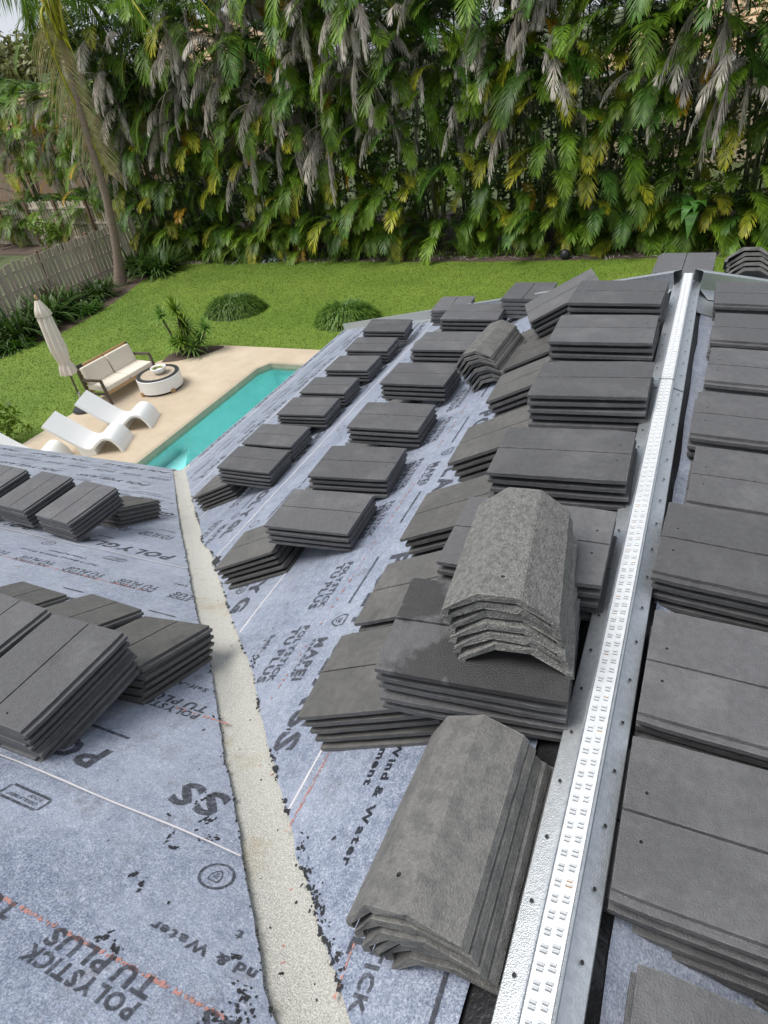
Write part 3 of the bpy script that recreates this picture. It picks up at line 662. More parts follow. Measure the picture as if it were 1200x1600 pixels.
def cap_mesh(seed, m='cap'):
    random.seed(seed)
    up = [(-.126, -.075), (-.122, -.058), (-.047, -.002), (-.040, 0), (.040, 0), (.047, -.002), (.122, -.058), (.126, -.075)]
    lo = [(x*.87, z-.017 if abs(x) < .1 else z) for x, z in up]; prof = up+lo[::-1]
    m_ = MB(); n = 14; k = len(prof)
    for s in range(n+1):
        x = -.21+.42*s/n; tp = 1-.06*(s/n)
        for i, (y, z) in enumerate(prof):
            j = .0009*mnoise.noise(Vector((x*22, y*40+seed*3, z*60)))
            ex = .007*mnoise.noise(Vector((y*34, seed*2.1, 1 if s else 7)))+.004*mnoise.noise(Vector((y*110, seed, 4))) if s in (0, n) else 0
            m_.v.append((x+ex, y*tp+j, z+j*.6)); m_.t.append(0)
    m_.f += [(s*k+i, s*k+(i+1) % k, (s+1)*k+(i+1) % k, (s+1)*k+i) for s in range(n) for i in range(k)]
    h = len(up)
    for o_, fl in ((0, 1), (n*k, 0)):
        for i in range(h-1):
            q = (o_+i, o_+i+1, o_+k-2-i, o_+k-1-i); m_.f.append(q if fl else q[::-1])
    c = MB(); c.tube([(-.145, .0, -.05), (-.145, .0, .02)], .0055, 8)
    ob = m_.obj('cap_source', m); fix_normals(ob); cu = c.obj('cutter', 'hole'); fix_normals(cu)
    md = ob.modifiers.new('b', 'BOOLEAN'); md.object = cu; md.operation = 'DIFFERENCE'; md.solver = 'EXACT'
    dg = bpy.context.evaluated_depsgraph_get(); me = bpy.data.meshes.new_from_object(ob.evaluated_get(dg), depsgraph=dg)
    bpy.data.objects.remove(cu); bpy.data.objects.remove(ob); me.name = 'ridge_cap_tile'
    while len(me.materials) > 1: me.materials.pop()
    return me
TM = [tile_mesh(i*3+1, 'tile') for i in range(3)]; TD = [tile_mesh(i*3+2, 'tile_damp') for i in range(2)]; CM = [cap_mesh(i+1) for i in range(3)]; CP = [cap_mesh(i+5, 'cap_pale') for i in range(3)]
TW = TM[0].copy(); TW.materials[0] = M['tile_wet']
random.seed(21)
ORD = ['topmost', 'second', 'third', 'fourth', 'fifth', 'sixth', 'seventh', 'eighth']
def rot(yaw, ty, tx): return Matrix.Rotation(yaw, 3, 'Z') @ Matrix.Rotation(ty, 3, 'Y') @ Matrix.Rotation(tx, 3, 'X')
HEAD = {'A': 0, 'C': PI, 'B': -PI/2, 'D': PI/2}
def stack(pos, ang, n, head, desc, cap=False, damp=False, pitch=.0300, jit=.004, what=None):
    """pos: centre of the top face relative to the eye; tiles go down from there"""
    r = rot(*ang); p0 = Vector((pos[0], pos[1], pos[2]+H)); up = r @ Vector((0, 0, 1))
    for i in range(n):
        me = random.choice(CM) if cap else random.choice(TD if damp else TM)
        if what and i == 0: me = TW
        rr = r @ Matrix.Rotation(HEAD[head]+(random.gauss(0, .008) if i else 0), 3, 'Z')
        p = p0-up*pitch*i+r @ Vector((random.gauss(0, jit), random.gauss(0, jit), 0))*(1 if i else 0)
        mw = Matrix.Translation(p) @ rr.to_4x4()
        o = link('ridge_cap_tile' if cap else 'roof_tile', me); o.matrix_world = mw
        word = (ORD[i] if i == 0 else ORD[i]+' from top')+(' ridge cap in ' if cap else ' tile in ')
        tag(o, word+desc, 'ridge cap' if cap else 'roof tile', 'ridge cap tiles piled on the roof' if cap else 'flat roof tiles piled on the roof', 'thing')
# level piles on the main slope: beside the ridge, in the middle, along the eave (near to far)
c4 = [((-.357,1.013,-1.134),(.097,.009,-.02),5),((-.335,1.385,-1.130),(.02,-.02,-.01),5),((-.337,1.852,-1.143),(.031,-.039,-.03),4),((-.333,2.378,-1.132),(.016,-.044,-.02),5),((-.363,2.876,-1.131),(.014,-.012,0),4),((-.363,3.324,-1.123),(-.04,-.012,.01),4)]
c4d = ['dark wet level pile under the raised cap pile', 'pile half hidden behind the raised caps', 'level pile just beyond the raised caps beside ridge', 'third level pile from the far hip beside ridge', 'second level pile from the far hip beside ridge', 'last level pile left of ridge before the hip']
for (p, a, n), d in zip(c4, c4d): stack(p, a, n, 'A', d, what=d.startswith('dark wet'))
c2 = [((-1.459,2.034,-1.698),(.052,-.035,-.03),4),((-1.468,2.46,-1.701),(.075,-.033,-.03),4),((-1.488,2.952,-1.701),(.039,-.02,-.02),4),((-1.525,3.50,-1.700),(0,-.03,-.01),4),((-1.521,4.008,-1.694),(.001,-.032,0),4),((-1.49,4.507,-1.675),(.047,.006,0),4)]
o_ = ['nearest', 'second nearest', 'third nearest', 'third farthest', 'second farthest', 'farthest']
for (p, a, n), d in zip(c2, o_): stack(p, a, n, 'A', d+' level pile of the middle row left of ridge')
c1 = [((-2.747,3.178,-2.282),(.06,.02,-.03),5),((-2.771,3.531,-2.288),(.041,-.015,-.02),4),((-2.753,4.005,-2.287),(.08,-.021,-.03),4),((-2.763,4.394,-2.29),(.041,-.029,-.02),4),((-2.761,4.851,-2.292),(.017,-.039,0),4),((-2.752,5.252,-2.279),(.046,-.007,0),4),((-2.74,5.62,-2.24),(.12,.03,0),4)]
o1 = ['nearest', 'second nearest', 'third nearest', 'fourth', 'third farthest', 'second farthest', 'farthest']
for (p, a, n), d in zip(c1, o1): stack(p, a, n, 'A', d+' level pile of the row nearest the pool')
TH = math.atan(SA)
def wedge(x, y, n, yaw, desc, ty=-TH, tx=0, damp=True, dz=0):
    z = zA(x)-H+n*.030/math.cos(TH)+dz; stack((x, y, z), (yaw, ty, tx), n, 'A', desc, damp=damp, jit=.003)
wedge(-.658, 1.02, 5, .071, 'sloping pile under the wet pile and caps', -.423, -.019)
wedge(-.713, 1.457, 3, .03, 'sloping pile second from camera beside the ridge row')
wedge(-.714, 1.872, 4, .02, 'sloping pile third from camera beside the ridge row')
wedge(-.685, 2.345, 5, .02, 'sloping pile fourth from camera beside the ridge row')
wedge(-.712, 2.993, 4, .016, 'sloping pile right of the small far caps')
wedge(-.765, 3.50, 3, .028, 'sloping pile just beyond the small far caps')
stack((-.73, 3.80, -1.305), (.343, -.42, -.02), 4, 'A', 'steeply tilted pile poking up before the far hip', damp=False)
wedge(-.80, 3.86, 2, .2, 'sloping pile beneath the steeply tilted one')
wedge(-1.845, 1.99, 5, .06, 'sloping pile under the nearest middle row pile')
for (p, a, n), d in zip(c2[1:5], o_[1:5]): wedge(p[0]-.265, p[1]-.02, 3, a[0], 'sloping pile under the '+d+' middle row pile')
wedge(-1.93, 4.78, 4, .25, 'sloping pile beside the farthest middle row pile', damp=False)
wedge(-3.158, 3.222, 5, .033, 'sloping pile under the nearest pool side pile')
for (p, a, n), d in zip(c1[1:], o1[1:]): wedge(p[0]-.24, p[1]-.02, 3, a[0], 'sloping pile under the '+d+' pool side pile')
# right of the ridge, near to far
cC = [(.052,.305),(.000,.716),(.003,1.085),(-.008,1.515),(.050,1.872),(.037,2.270),(.065,2.680),(.070,3.115),(.064,3.520)]
cCd = ['at bottom right corner', 'nearest whole one', 'second whole one', 'third whole one', 'fourth whole one', 'fourth from the hip', 'third from the hip', 'second from the hip', 'last before the hip']
for i, (x, y) in enumerate(cC):
    n = [5, 6, 5, 5, 4, 4, 4, 3, 3][i]
    stack((x+.21, y, [-1.205, -1.20, -1.20, -1.185, -1.20, -1.20, -1.20, -1.215, -1.20][i]), ([-.02, .005, -.015, -.05, -.03, -.03, -.04, -.03, 0][i], .03, 0), n, 'C', 'pile right of ridge, '+cCd[i])
for i, (x, y) in enumerate(cC):
    z = zC(x+.47)-H+3*.03/math.cos(TH)
    stack((x+.47, y, z), (0, TH, 0), 3, 'C', 'sloping support pile right of ridge, '+cCd[i], damp=True)
# the wing at the left
TB = math.atan(SB)
for p, a, n, d in [((-3.564,2.31,-2.185),(-.065,0,-.009),5,'level pile left of valley in the far row'),((-4.02,2.346,-2.19),(-.036,0,-.01),5,'second level pile from valley in the far row'),((-4.47,2.34,-2.185),(-.044,0,0),5,'far row pile cut by left edge'),
                   ((-1.724,.749,-1.442),(.02,.02,-.063),6,'big level pile at the left, near row'),((-2.135,.783,-1.474),(-.06,-.02,-.038),5,'big level pile cut off by the left edge, near row')]:
    stack(p, a, n, 'B', d)
def wedgeB(x, y, n, yaw, desc):
    z = zB(y)-H+n*.030/math.cos(TB); stack((x, y, z), (yaw, 0, -TB), n, 'B', desc, damp=True, jit=.003)
wedgeB(-1.735, 1.121, 5, .111, 'sloping pile nearest the valley, near row')
wedgeB(-2.19, 1.185, 4, -.05, 'sloping pile second from valley, near row')
wedgeB(-2.66, 1.18, 3, -.03, 'sloping pile at left edge, near row')
wedgeB(-3.70, 2.74, 5, .03, 'sloping pile nearest the valley, far row')
wedgeB(-4.12, 2.72, 3, 0, 'sloping pile under second level pile, far row')
wedgeB(-4.58, 2.72, 3, 0, 'sloping pile under third level pile, far row')
# beyond the hip
stack((-.115, 4.40, -1.312), (-.023, 0, -.02), 5, 'D', 'level pile standing beyond the far end of ridge')
TDD = math.atan(SD)
def wedgeD(x, y, n, yaw, desc):
    z = zD(y)-H+n*.03/math.cos(TDD); stack((x, y, z), (yaw, 0, -TDD), n, 'D', desc, damp=False, jit=.003)
wedgeD(-.12, 4.70, 3, 0, 'sloping pile under the pile beyond the ridge end')
stack((-1.15, 4.79, -1.615), (0, 0, -.05), 5, 'D', 'pile showing over the hip left of ridge end')
stack((-2.05, 5.62, -2.015), (.1, 0, -.05), 5, 'D', 'pile showing over the hip nearest the lawn')
# ridge caps
def caps(pos, yaw, tilt, roll, n, desc, pitch=.0262, ms=None):
    r = Matrix.Rotation(yaw, 3, 'Z') @ Matrix.Rotation(tilt, 3, 'Y') @ Matrix.Rotation(roll, 3, 'X')
    for i in range(n):
        rr = r @ Matrix.Rotation(PI/2+(random.gauss(0, .012) if i else 0), 3, 'Z')
        p = Vector((pos[0], pos[1], pos[2]+H))+r @ Vector((random.gauss(0, .002)+.006*i, random.gauss(0, .007) if i else 0, -pitch*i))
        o = link('ridge_cap_tile', (ms or CM)[i % 3]); o.matrix_world = Matrix.Translation(p) @ rr.to_4x4()
        tag(o, (ORD[i] if i == 0 else ORD[i]+' from top')+' ridge cap in '+desc, 'ridge cap', 'ridge cap tiles piled on the roof', 'thing')
caps((-.335, .594, -1.165), .013, -.415, -.05, 6, 'the big cap pile nearest the camera')
caps((-.313, 1.145, -.948), .119, .02, -.05, 6, 'the cap pile raised on flat tiles', ms=CP)
caps((-1.13, 3.56, -1.475), -.12, -.36, .06, 8, 'the small far cap pile between tile rows')
caps((.222, 4.41, -1.262), .0, .0, -.40, 5, 'the cap pile beyond the right hip')

# ------------------------------------------------------------------ ground, lawn, beds, deck, pool
random.seed(5)
def sheet(name, poly, z, m, kind='structure', parent=None):
    m_ = MB(); m_.add([(x, y, z) for x, y in poly], [tuple(range(len(poly)))]); o = m_.obj(name, m, parent, kind=kind); fix_normals(o)
    if o.data.polygons[0].normal.z < 0: o.data.flip_normals()
    return o
POOL = [(-9.87, 3.6), (-9.87, 12.40), (-9.62, 12.80), (-5.9, 12.80), (-5.9, 3.6)]
def holed(name, outer, z, m):
    bm = bmesh.new(); vo = [bm.verts.new((x, y, z)) for x, y in outer]; vi = [bm.verts.new((x, y, z)) for x, y in POOL]
    es = [bm.edges.new((v[i], v[(i+1) % len(v)])) for v in (vo, vi) for i in range(len(v))]
    bmesh.ops.triangle_fill(bm, use_beauty=True, edges=es); bmesh.ops.recalc_face_normals(bm, faces=bm.faces)
    if bm.faces[:][0].normal.z < 0: bmesh.ops.reverse_faces(bm, faces=bm.faces)
    me = bpy.data.meshes.new(name); bm.to_mesh(me); bm.free(); me.materials.append(M[m]); link(name, me, kind='structure')
holed('ground', [(-700, -300), (700, -300), (700, 900), (-700, 900)], -.02, 'ground')
holed('mulch_bed', [(-21.6, -2), (-21.6, 28), (40, 28), (40, -2)], -.008, 'soil')
def curve_pts(pts, n=8):
    o = []
    for i in range(len(pts)-1):
        p0 = Vector(pts[max(i-1, 0)]); p1 = Vector(pts[i]); p2 = Vector(pts[i+1]); p3 = Vector(pts[min(i+2, len(pts)-1)])
        for k in range(n):
            t = k/n; o.append(tuple(.5*((2*p1)+(p2-p0)*t+(2*p0-5*p1+4*p2-p3)*t*t+(3*p1-p0-3*p2+p3)*t**3)))
    return o+[tuple(pts[-1])]
lawn_edge = curve_pts([(-20.4, 0), (-19.6, 8), (-18.95, 12.1), (-18.5, 14.2), (-18.8, 16.8), (-19.6, 19.6), (-19.5, 20.9), (-17.5, 21.6), (-12.9, 21.45), (-8, 21.15), (-4.8, 21.1), (1.5, 21.3), (9, 21.4), (20, 21.2), (34, 21.4)])
lawn_poly = [(x+.05*mnoise.noise(Vector((x*3, y*3, 0))), y+.06*mnoise.noise(Vector((x*3, y*3, 4)))) for x, y in lawn_edge]+[(34, -6), (-20.4, -6)]
holed('lawn', lawn_poly, 0, 'lawn')
def inside(poly, x, y):
    c = False; j = len(poly)-1
    for i in range(len(poly)):
        xi, yi = poly[i]; xj, yj = poly[j]
        if (yi > y) != (yj > y) and x < (xj-xi)*(y-yi)/(yj-yi)+xi: c = not c
        j = i
    return c
DECK = [(-13.22, 1), (-13.22, 8), (-13.03, 12.45), (-11.85, 13.66), (-4.7, 13.62), (-4.7, 1)]
POOL = [(-9.87, 3.6), (-9.87, 12.40), (-9.62, 12.80), (-5.9, 12.80), (-5.9, 3.6)]
PLANT = curve_pts([(-12.87, 12.39), (-12.96, 12.72), (-12.92, 13.0), (-12.3, 13.50), (-11.65, 13.60), (-11.73, 13.23), (-12.14, 12.76), (-12.56, 12.47), (-12.87, 12.39)], 4)[:-1]
# deck slab with the pool cut out
bm = bmesh.new()
def ringface(outer, inner, z):
    vo = [bm.verts.new((x, y, z)) for x, y in outer]; vi = [bm.verts.new((x, y, z)) for x, y in inner]
    es = [bm.edges.new((vo[i], vo[(i+1) % len(vo)])) for i in range(len(vo))]+[bm.edges.new((vi[i], vi[(i+1) % len(vi)])) for i in range(len(vi))]
    bmesh.ops.triangle_fill(bm, use_beauty=True, edges=es)
ringface(DECK, POOL, .05)
vs = [bm.verts.new((x, y, -.03)) for x, y in DECK]; vt = [bm.verts.new((x, y, .05)) for x, y in DECK]
for i in range(len(DECK)): bm.faces.new((vs[i], vs[(i+1) % len(DECK)], vt[(i+1) % len(DECK)], vt[i]))
bmesh.ops.remove_doubles(bm, verts=bm.verts, dist=.0005); bmesh.ops.recalc_face_normals(bm, faces=bm.faces)
me = bpy.data.meshes.new('pool_deck'); bm.to_mesh(me); bm.free(); me.materials.append(M['deckc'])
link('pool_deck', me, kind='structure')
sheet('planting_bed', PLANT, .056, 'soil')
pool = empty('swimming_pool', (0, 0, 0)); tag(pool, 'turquoise swimming pool with clipped corner in tan concrete deck', 'pool')
m_ = MB(); np_ = len(POOL)
m_.add([(x, y, .05) for x, y in POOL]+[(x, y, -1.35) for x, y in POOL], [(i, np_+i, np_+(i+1) % np_, (i+1) % np_) for i in range(np_)]+[tuple(range(np_, 2*np_))])
m_.obj('basin', 'plaster', pool)
m_ = MB(); cx_, cy_ = -8, 9
inn = [(x+(.10 if x < -8 else -.10), y-.10 if y > 9 else y+.1) for x, y in POOL]; inn[1] = (-9.77, 12.37); inn[2] = (-9.58, 12.70)
m_.add([(x, y, .054) for x, y in POOL]+[(x, y, .054) for x, y in inn]+[(x, y, -.12) for x, y in inn], [(i, (i+1) % np_, np_+(i+1) % np_, np_+i) for i in range(np_)]+[(np_+i, np_+(i+1) % np_, 2*np_+(i+1) % np_, 2*np_+i) for i in range(np_)])
m_.obj('coping', 'coping', pool)
m_ = MB(); m_.add([(x, y, -.06) for x, y in POOL], [tuple(range(np_))]); o = m_.obj('water', 'water', pool)
o.data.polygons[0].normal.z < 0 and o.data.flip_normals()
m_ = MB(); m_.box((-8, 4.9, -.55), (3.7, 2.4, .5)); m_.prism([(-9.75, 6.1), (-9.75, 9.3), (-8.6, 7.6), (-7.4, 6.1)], -1.3, -.42); m_.obj('step', 'plaster', pool)
m_ = MB(); m_.lathe([(.10, -1.33), (.10, -1.31), (0, -1.305)], 16, (-9.15, 10.9, 0)); m_.obj('floor_drain', 'frame_dark', pool)

# grass blades over the turf
Bn = 150000
bx = np.concatenate([rng.uniform(-20, 4, Bn)]); by = rng.uniform(7, 21.5, Bn)
lp = np.array(lawn_poly); keep = np.zeros(Bn, bool); j = len(lp)-1
for i in range(len(lp)):
    xi, yi = lp[i]; xj, yj = lp[j]
    if yi != yj: keep ^= ((yi > by) != (yj > by)) & (bx < (xj-xi)*(by-yi)/(yj-yi)+xi)
    j = i
keep &= ~((bx > -13.25) & (bx < -4.6) & (by < 13.68) & (by < 12.45+(bx+13.03)*1.03))
keep &= ~((bx > -5.2) & (by < 9.2))
bx, by = bx[keep], by[keep]; nb = len(bx)
ang = rng.uniform(0, 2*PI, nb); hh = rng.uniform(.02, .042, nb); wd = rng.uniform(.006, .012, nb); la = rng.uniform(0, 2*PI, nb); ll = rng.uniform(0, .05, nb)
V = np.empty((nb, 3, 3)); V[:, 0, 0] = bx-np.cos(ang)*wd; V[:, 0, 1] = by-np.sin(ang)*wd; V[:, 0, 2] = .001
V[:, 1, 0] = bx+np.cos(ang)*wd; V[:, 1, 1] = by+np.sin(ang)*wd; V[:, 1, 2] = .001
V[:, 2, 0] = bx+np.cos(la)*ll; V[:, 2, 1] = by+np.sin(la)*ll; V[:, 2, 2] = hh
me = bpy.data.meshes.new('grass_blades'); me.vertices.add(nb*3); me.loops.add(nb*3); me.polygons.add(nb)
me.vertices.foreach_set('co', V.ravel()); me.loops.foreach_set('vertex_index', np.arange(nb*3, dtype=np.int32)); me.polygons.foreach_set('loop_start', np.arange(0, nb*3, 3, dtype=np.int32))
a = me.attributes.new('t', 'FLOAT', 'POINT'); patch = np.array([.45+.5*mnoise.noise(Vector((x*.5, y*.5, 0)))+.3*mnoise.noise(Vector((x*2.3, y*2.3, 3))) for x, y in zip(bx, by)])
a.data.foreach_set('value', np.clip(np.repeat(patch, 3)+np.tile([-.1, -.1, .12], nb), 0, 1).astype(np.float32)); me.materials.append(M['grass']); me.update(); me.validate()
link('grass_blades', me, kind='stuff')

# ------------------------------------------------------------------ leaves, fronds, plants
def strip_leaf(m_, p, d, L, wd, droop, n=4, t0=0., t1=1., sv=None, base=.5):
    """tapered strap from p along d that bends down by droop"""
    p = Vector(p); d = Vector(d).normalized(); side = d.cross(Vector((0, 0, 1)))
    side = side.normalized() if side.length > 1e-3 else Vector((1, 0, 0))
    if sv is not None: side = (sv-d*sv.dot(d)).normalized()
    vs = []; ts = []
    for i in range(n+1):
        t = i/n; wt = wd*(base+(1-base)*min(1, t*4))*(1-t**2.2) if i < n else 0
        q = p+d*L*t*(1-.25*droop*t)+Vector((0, 0, -droop*L*t*t))
        if i < n: vs += [q-side*wt/2, q+side*wt/2]; ts += [t0+(t1-t0)*t]*2
        else: vs.append(q); ts.append(t1)
    fs = [(2*i, 2*i+1, 2*i+3, 2*i+2) for i in range(n-1)]+[(2*n-2, 2*n-1, 2*n)]
    m_.add(vs, fs, ts)
def frond_mesh(seed, m, L=1.9, pairs=26, ll=.5, a0=55, a1=-35, wd=.042, dead=0., pet=.18, spread=50):
    rr = random.Random(seed); m_ = MB(); n = 14; pts = [Vector((0, 0, 0))]; dirs = []
    for i in range(n):
        t = i/n; a = R(a0+(a1-a0)*t**1.15)+rr.gauss(0, .02); d = Vector((.04*math.sin(seed+t*3), math.cos(a), math.sin(a))).normalized(); dirs.append(d); pts.append(pts[-1]+d*L/n)
    dirs.append(dirs[-1])
    m_.tube(pts, [.016*(1-.85*i/n)+.002 for i in range(n+1)], 4, cap=False, t=.15)
    for k in range(pairs):
        t = pet+(1-pet)*k/(pairs-1); f = t*n; i = min(int(f), n-1); p = pts[i].lerp(pts[i+1], f-i); d = dirs[i]
        sd = Vector((1, 0, 0)); nn = sd.cross(d).normalized()
        l = ll*(math.sin(PI*(.18+.75*(t-pet)/(1-pet)))**.7)*rr.uniform(.85, 1.1)
        for s in (-1, 1):
            if rr.random() < (.05+.12*dead): continue
            sp = R(spread*(1-.45*t)+rr.gauss(0, 5+10*dead))
            dl = sd*s*math.sin(sp)+d*math.cos(sp)+nn*(.22-.5*dead*rr.random())
            if dead: dl = dl*(1-.75*dead)+Vector((rr.gauss(0, .12), rr.gauss(0, .12), -1))*.75*dead
            dl.normalize(); dr = (.35+.25*rr.random())*(1 if not dead else .3)
            q0 = p; side = dl.cross(nn); side = side.normalized() if side.length > .05 else Vector((1, 0, 0))
            w_ = wd*rr.uniform(.8, 1.15)*(1-.45*dead); q1 = p+dl*l*.5+Vector((0, 0, -dr*l*.18)); q2 = p+dl*l*.93+Vector((0, 0, -dr*l*.62))
            tc_ = min(1, max(0, t*1.1-.1)); te = min(1, tc_*.75+.35)
            m_.add([q0-side*w_*.2, q0+side*w_*.2, q1-side*w_*.5, q1+side*w_*.5, q2], [(0, 1, 3, 2), (2, 3, 4)], [tc_*.5, tc_*.5, tc_*.8, tc_*.8, te])
    return m_.mesh('frond', m)
GREEN = [frond_mesh(i, 'lv_green', 2.3+.2*(i % 3), 46, .66, 62-9*i, -42-9*i, .038) for i in range(5)]
DARK = [frond_mesh(10+i, 'lv_dark', 2.2+.2*i, 44, .66, 60-12*i, -50-9*i, .040) for i in range(3)]
YEL = [frond_mesh(20+i, 'lv_yellow', 2.0, 44, .58, 40-18*i, -78, .036) for i in range(3)]
GOLD = [frond_mesh(30+i, 'lv_gold', 1.7, 38, .50, 20-15*i, -80, .036) for i in range(2)]
DEAD = [frond_mesh(40+i, 'lv_dead', 1.5+.22*i, 46, .52, 25-16*i, -89, .026, .86+.04*(i % 3), .14, 30) for i in range(5)]
DEADW = [frond_mesh(50+i, 'lv_dead', 1.7, 46, .50, 45-18*i, -75, .022, .5, .12, 40) for i in range(3)]
LOWG = [frond_mesh(60+i, 'lv_green', 1.9, 40, .62, 55-12*i, -68-5*i, .042) for i in range(4)]+[frond_mesh(70, 'lv_lime', 1.8, 38, .58, 45, -70, .042), frond_mesh(72, 'lv_lime', 1.9, 40, .60, 52, -64, .044), frond_mesh(71, 'lv_yellow', 1.8, 38, .58, 48, -66, .040)]
def cane_mesh():
    m_ = MB(); m_.tube([(0, 0, 0), (.02, .01, .3), (.0, .02, .6), (0, 0, 1)], [.036, .032, .028, .024], 6); return m_.mesh('cane', 'stem', True)
CANE = cane_mesh()
def put(name, me, parent, loc, rz, tilt=0, sc=1., sz=None):
    o = bpy.data.objects.new(name, me); COL.objects.link(o); o.parent = parent; o.location = loc
    o.rotation_euler = (tilt, 0, rz); o.scale = (sc, sc, sc if sz is None else sz); return o
def cane(parent, x, y, h, lx, ly):
    v = Vector((lx, ly, h)); q = v.to_track_quat('Z', 'Y'); o = bpy.data.objects.new('cane', CANE); COL.objects.link(o); o.parent = parent
    o.location = (x, y, 0); o.rotation_mode = 'QUATERNION'; o.rotation_quaternion = q; o.scale = (1, 1, v.length); return Vector((x, y, 0))+v
def areca(x, y, rr, hmin, hmax, ncane, nlow, deadn, label, group='areca palms of the tall hedge', back=False, gold=.065):
    root = empty('areca_palm', (x, y, 0)); tag(root, label, 'palm tree', group)
    for c in range(ncane):
        a = rr.uniform(0, 2*PI); r0 = rr.uniform(.05, .4); h = rr.uniform(hmin, hmax); ln = rr.uniform(.1, .9)
        la = a if rr.random() < .6 else rr.uniform(-2.6, -.5)
        top = cane(root, r0*math.cos(a), r0*math.sin(a), h, ln*math.cos(la), ln*math.sin(la)*.8)
        ng = rr.randint(6, 8) if not back else rr.randint(6, 7); off = rr.uniform(0, 6)
        for k in range(ng):
            u = rr.random(); me = rr.choice(YEL if u < gold*1.3 else GOLD if u < gold*1.8 else DARK if u < .45 else GREEN)
            put('frond', me, root, top, off+k*2*PI/ng+rr.gauss(0, .3), rr.gauss(-.05, .2), rr.uniform(.75, 1.12))
        for k in range(deadn if rr.random() < .85 else 1):
            az = rr.gauss(PI, 1.1) if not back else rr.uniform(0, 6.28)     # most hang on the open side
            put('frond', rr.choice(DEAD if rr.random() < .7 else DEADW), root, top+Vector((0, -.25 if not back else 0, -rr.uniform(.0, 1.3))), az, rr.gauss(0, .15), rr.uniform(.75, 1.2))
    for c in range(nlow):
        a = rr.uniform(PI, 2*PI) if rr.random() < .8 else rr.uniform(0, PI); r0 = rr.uniform(.3, .95); h = rr.uniform(.15, 5.4 if not back else 7.2); h = h if rr.random() > .22 else rr.uniform(.1, 1.0)
        b = Vector((r0*math.cos(a), r0*math.sin(a)*.8, h)); u = rr.random()
        me = rr.choice(YEL if u < gold else GOLD if u < gold*1.35 else DARK if u < .22 else LOWG)
        put('frond', me, root, b, -PI/2+(a-1.5*PI)*.5-PI/2+rr.gauss(0, .7)+0, rr.gauss(-.05, .25), rr.uniform(.6, .98))
def leafy(name, x, y, z, rx, ry, rz_, n, s, m, label, cat, group=None, seed=1, trunk=None):
    r_ = random.Random(seed); root = empty(name, (x, y, 0)); tag(root, label, cat, group); m_ = MB()
    lob = [(r_.uniform(-.55, .55), r_.uniform(-.55, .55), r_.uniform(-.5, .6), r_.uniform(.35, .62)) for _ in range(11)]+[(0, 0, 0, .62)]
    for k in range(n):
        lx, ly, lz, lr = r_.choice(lob); d = Vector((r_.gauss(0, 1), r_.gauss(0, 1), r_.gauss(0, 1))).normalized()*lr*r_.uniform(.75, 1.05)
        p = Vector(((lx+d.x)*rx, (ly+d.y)*ry, z+(lz+d.z)*rz_)); nn = (d.normalized()+Vector((r_.gauss(0, .5), r_.gauss(0, .5), r_.gauss(.3, .5)))).normalized(); u = nn.orthogonal().normalized()
        q = Matrix.Rotation(r_.uniform(0, 6.28), 3, nn); u = q @ u; v = nn.cross(u); ss = s*r_.uniform(.6, 1.3)
        m_.add([p-u*ss*.5, p+v*ss*.22, p+u*ss*.5, p-v*ss*.22], [(0, 1, 2, 3)], [r_.random()]*4)
    m_.obj('crown' if trunk else 'foliage', m, root)
    if trunk:
        m_ = MB(); m_.tube([(0, 0, 0), (.1*rx*.2, 0, z*.4), (0, .1, z)], [trunk, trunk*.8, trunk*.5], 8)
        for k in range(5):
            a = k*1.3; m_.tube([(0, 0, z*.55), (rx*.3*math.cos(a), ry*.3*math.sin(a), z*.8), (rx*.55*math.cos(a), ry*.55*math.sin(a), z+rz_*.2)], [trunk*.5, trunk*.35, trunk*.15], 6)
        m_.obj('trunk', 'bark', root, smooth=True)
    return root
rr = random.Random(11)
HX = [-21.6+1.30*i for i in range(22)]
words = ['beside the coconut palm', 'second right of the coconut palm', 'third right of the coconut palm', 'behind the fern clump at hedge foot', 'left of the left lawn bush', 'behind the left lawn bush', 'right of the left lawn bush', 'between the two lawn bushes', 'behind the gap between lawn bushes', 'left of the right lawn bush', 'behind the right lawn bush', 'right of the right lawn bush', 'above the far eave corner', 'above the middle row of tiles', 'behind the black garden light', 'left of the far ridge end', 'behind the far ridge end', 'behind the banana plant', 'right of the banana plant', 'at the right picture edge', 'beyond the right picture edge', 'farthest right of the hedge']
for i, x in enumerate(HX):
    areca(x+rr.gauss(0, .15), 23.0+rr.gauss(0, .22), rr, 4.6, 8.9, 5, 50, 5, 'areca palm with hanging dead fronds, '+words[i])
for i in range(17):
    x = -22.5+1.8*i
    areca(x+rr.gauss(0, .2), 24.6+rr.gauss(0, .25), rr, 4.8, 9.4, 5, 46, 1, 'tall areca palm in the back row, '+words[min(21, int(i*1.38))], back=True, gold=.06, group='areca palms in the back of the hedge')
for i in range(19):
    x = -23.5+1.75*i; leafy('thicket_shrub', x+rr.gauss(0, .2), 27.0+rr.gauss(0, .3), 2.7, 1.45, 1.0, 2.9+rr.random()*.6, 1500, .26, 'lv_tree', 'dark leafy shrub seen through gaps in the hedge, '+words[min(21, i+(i > 9))], 'shrub', 'shrubs behind the hedge', 400+i)
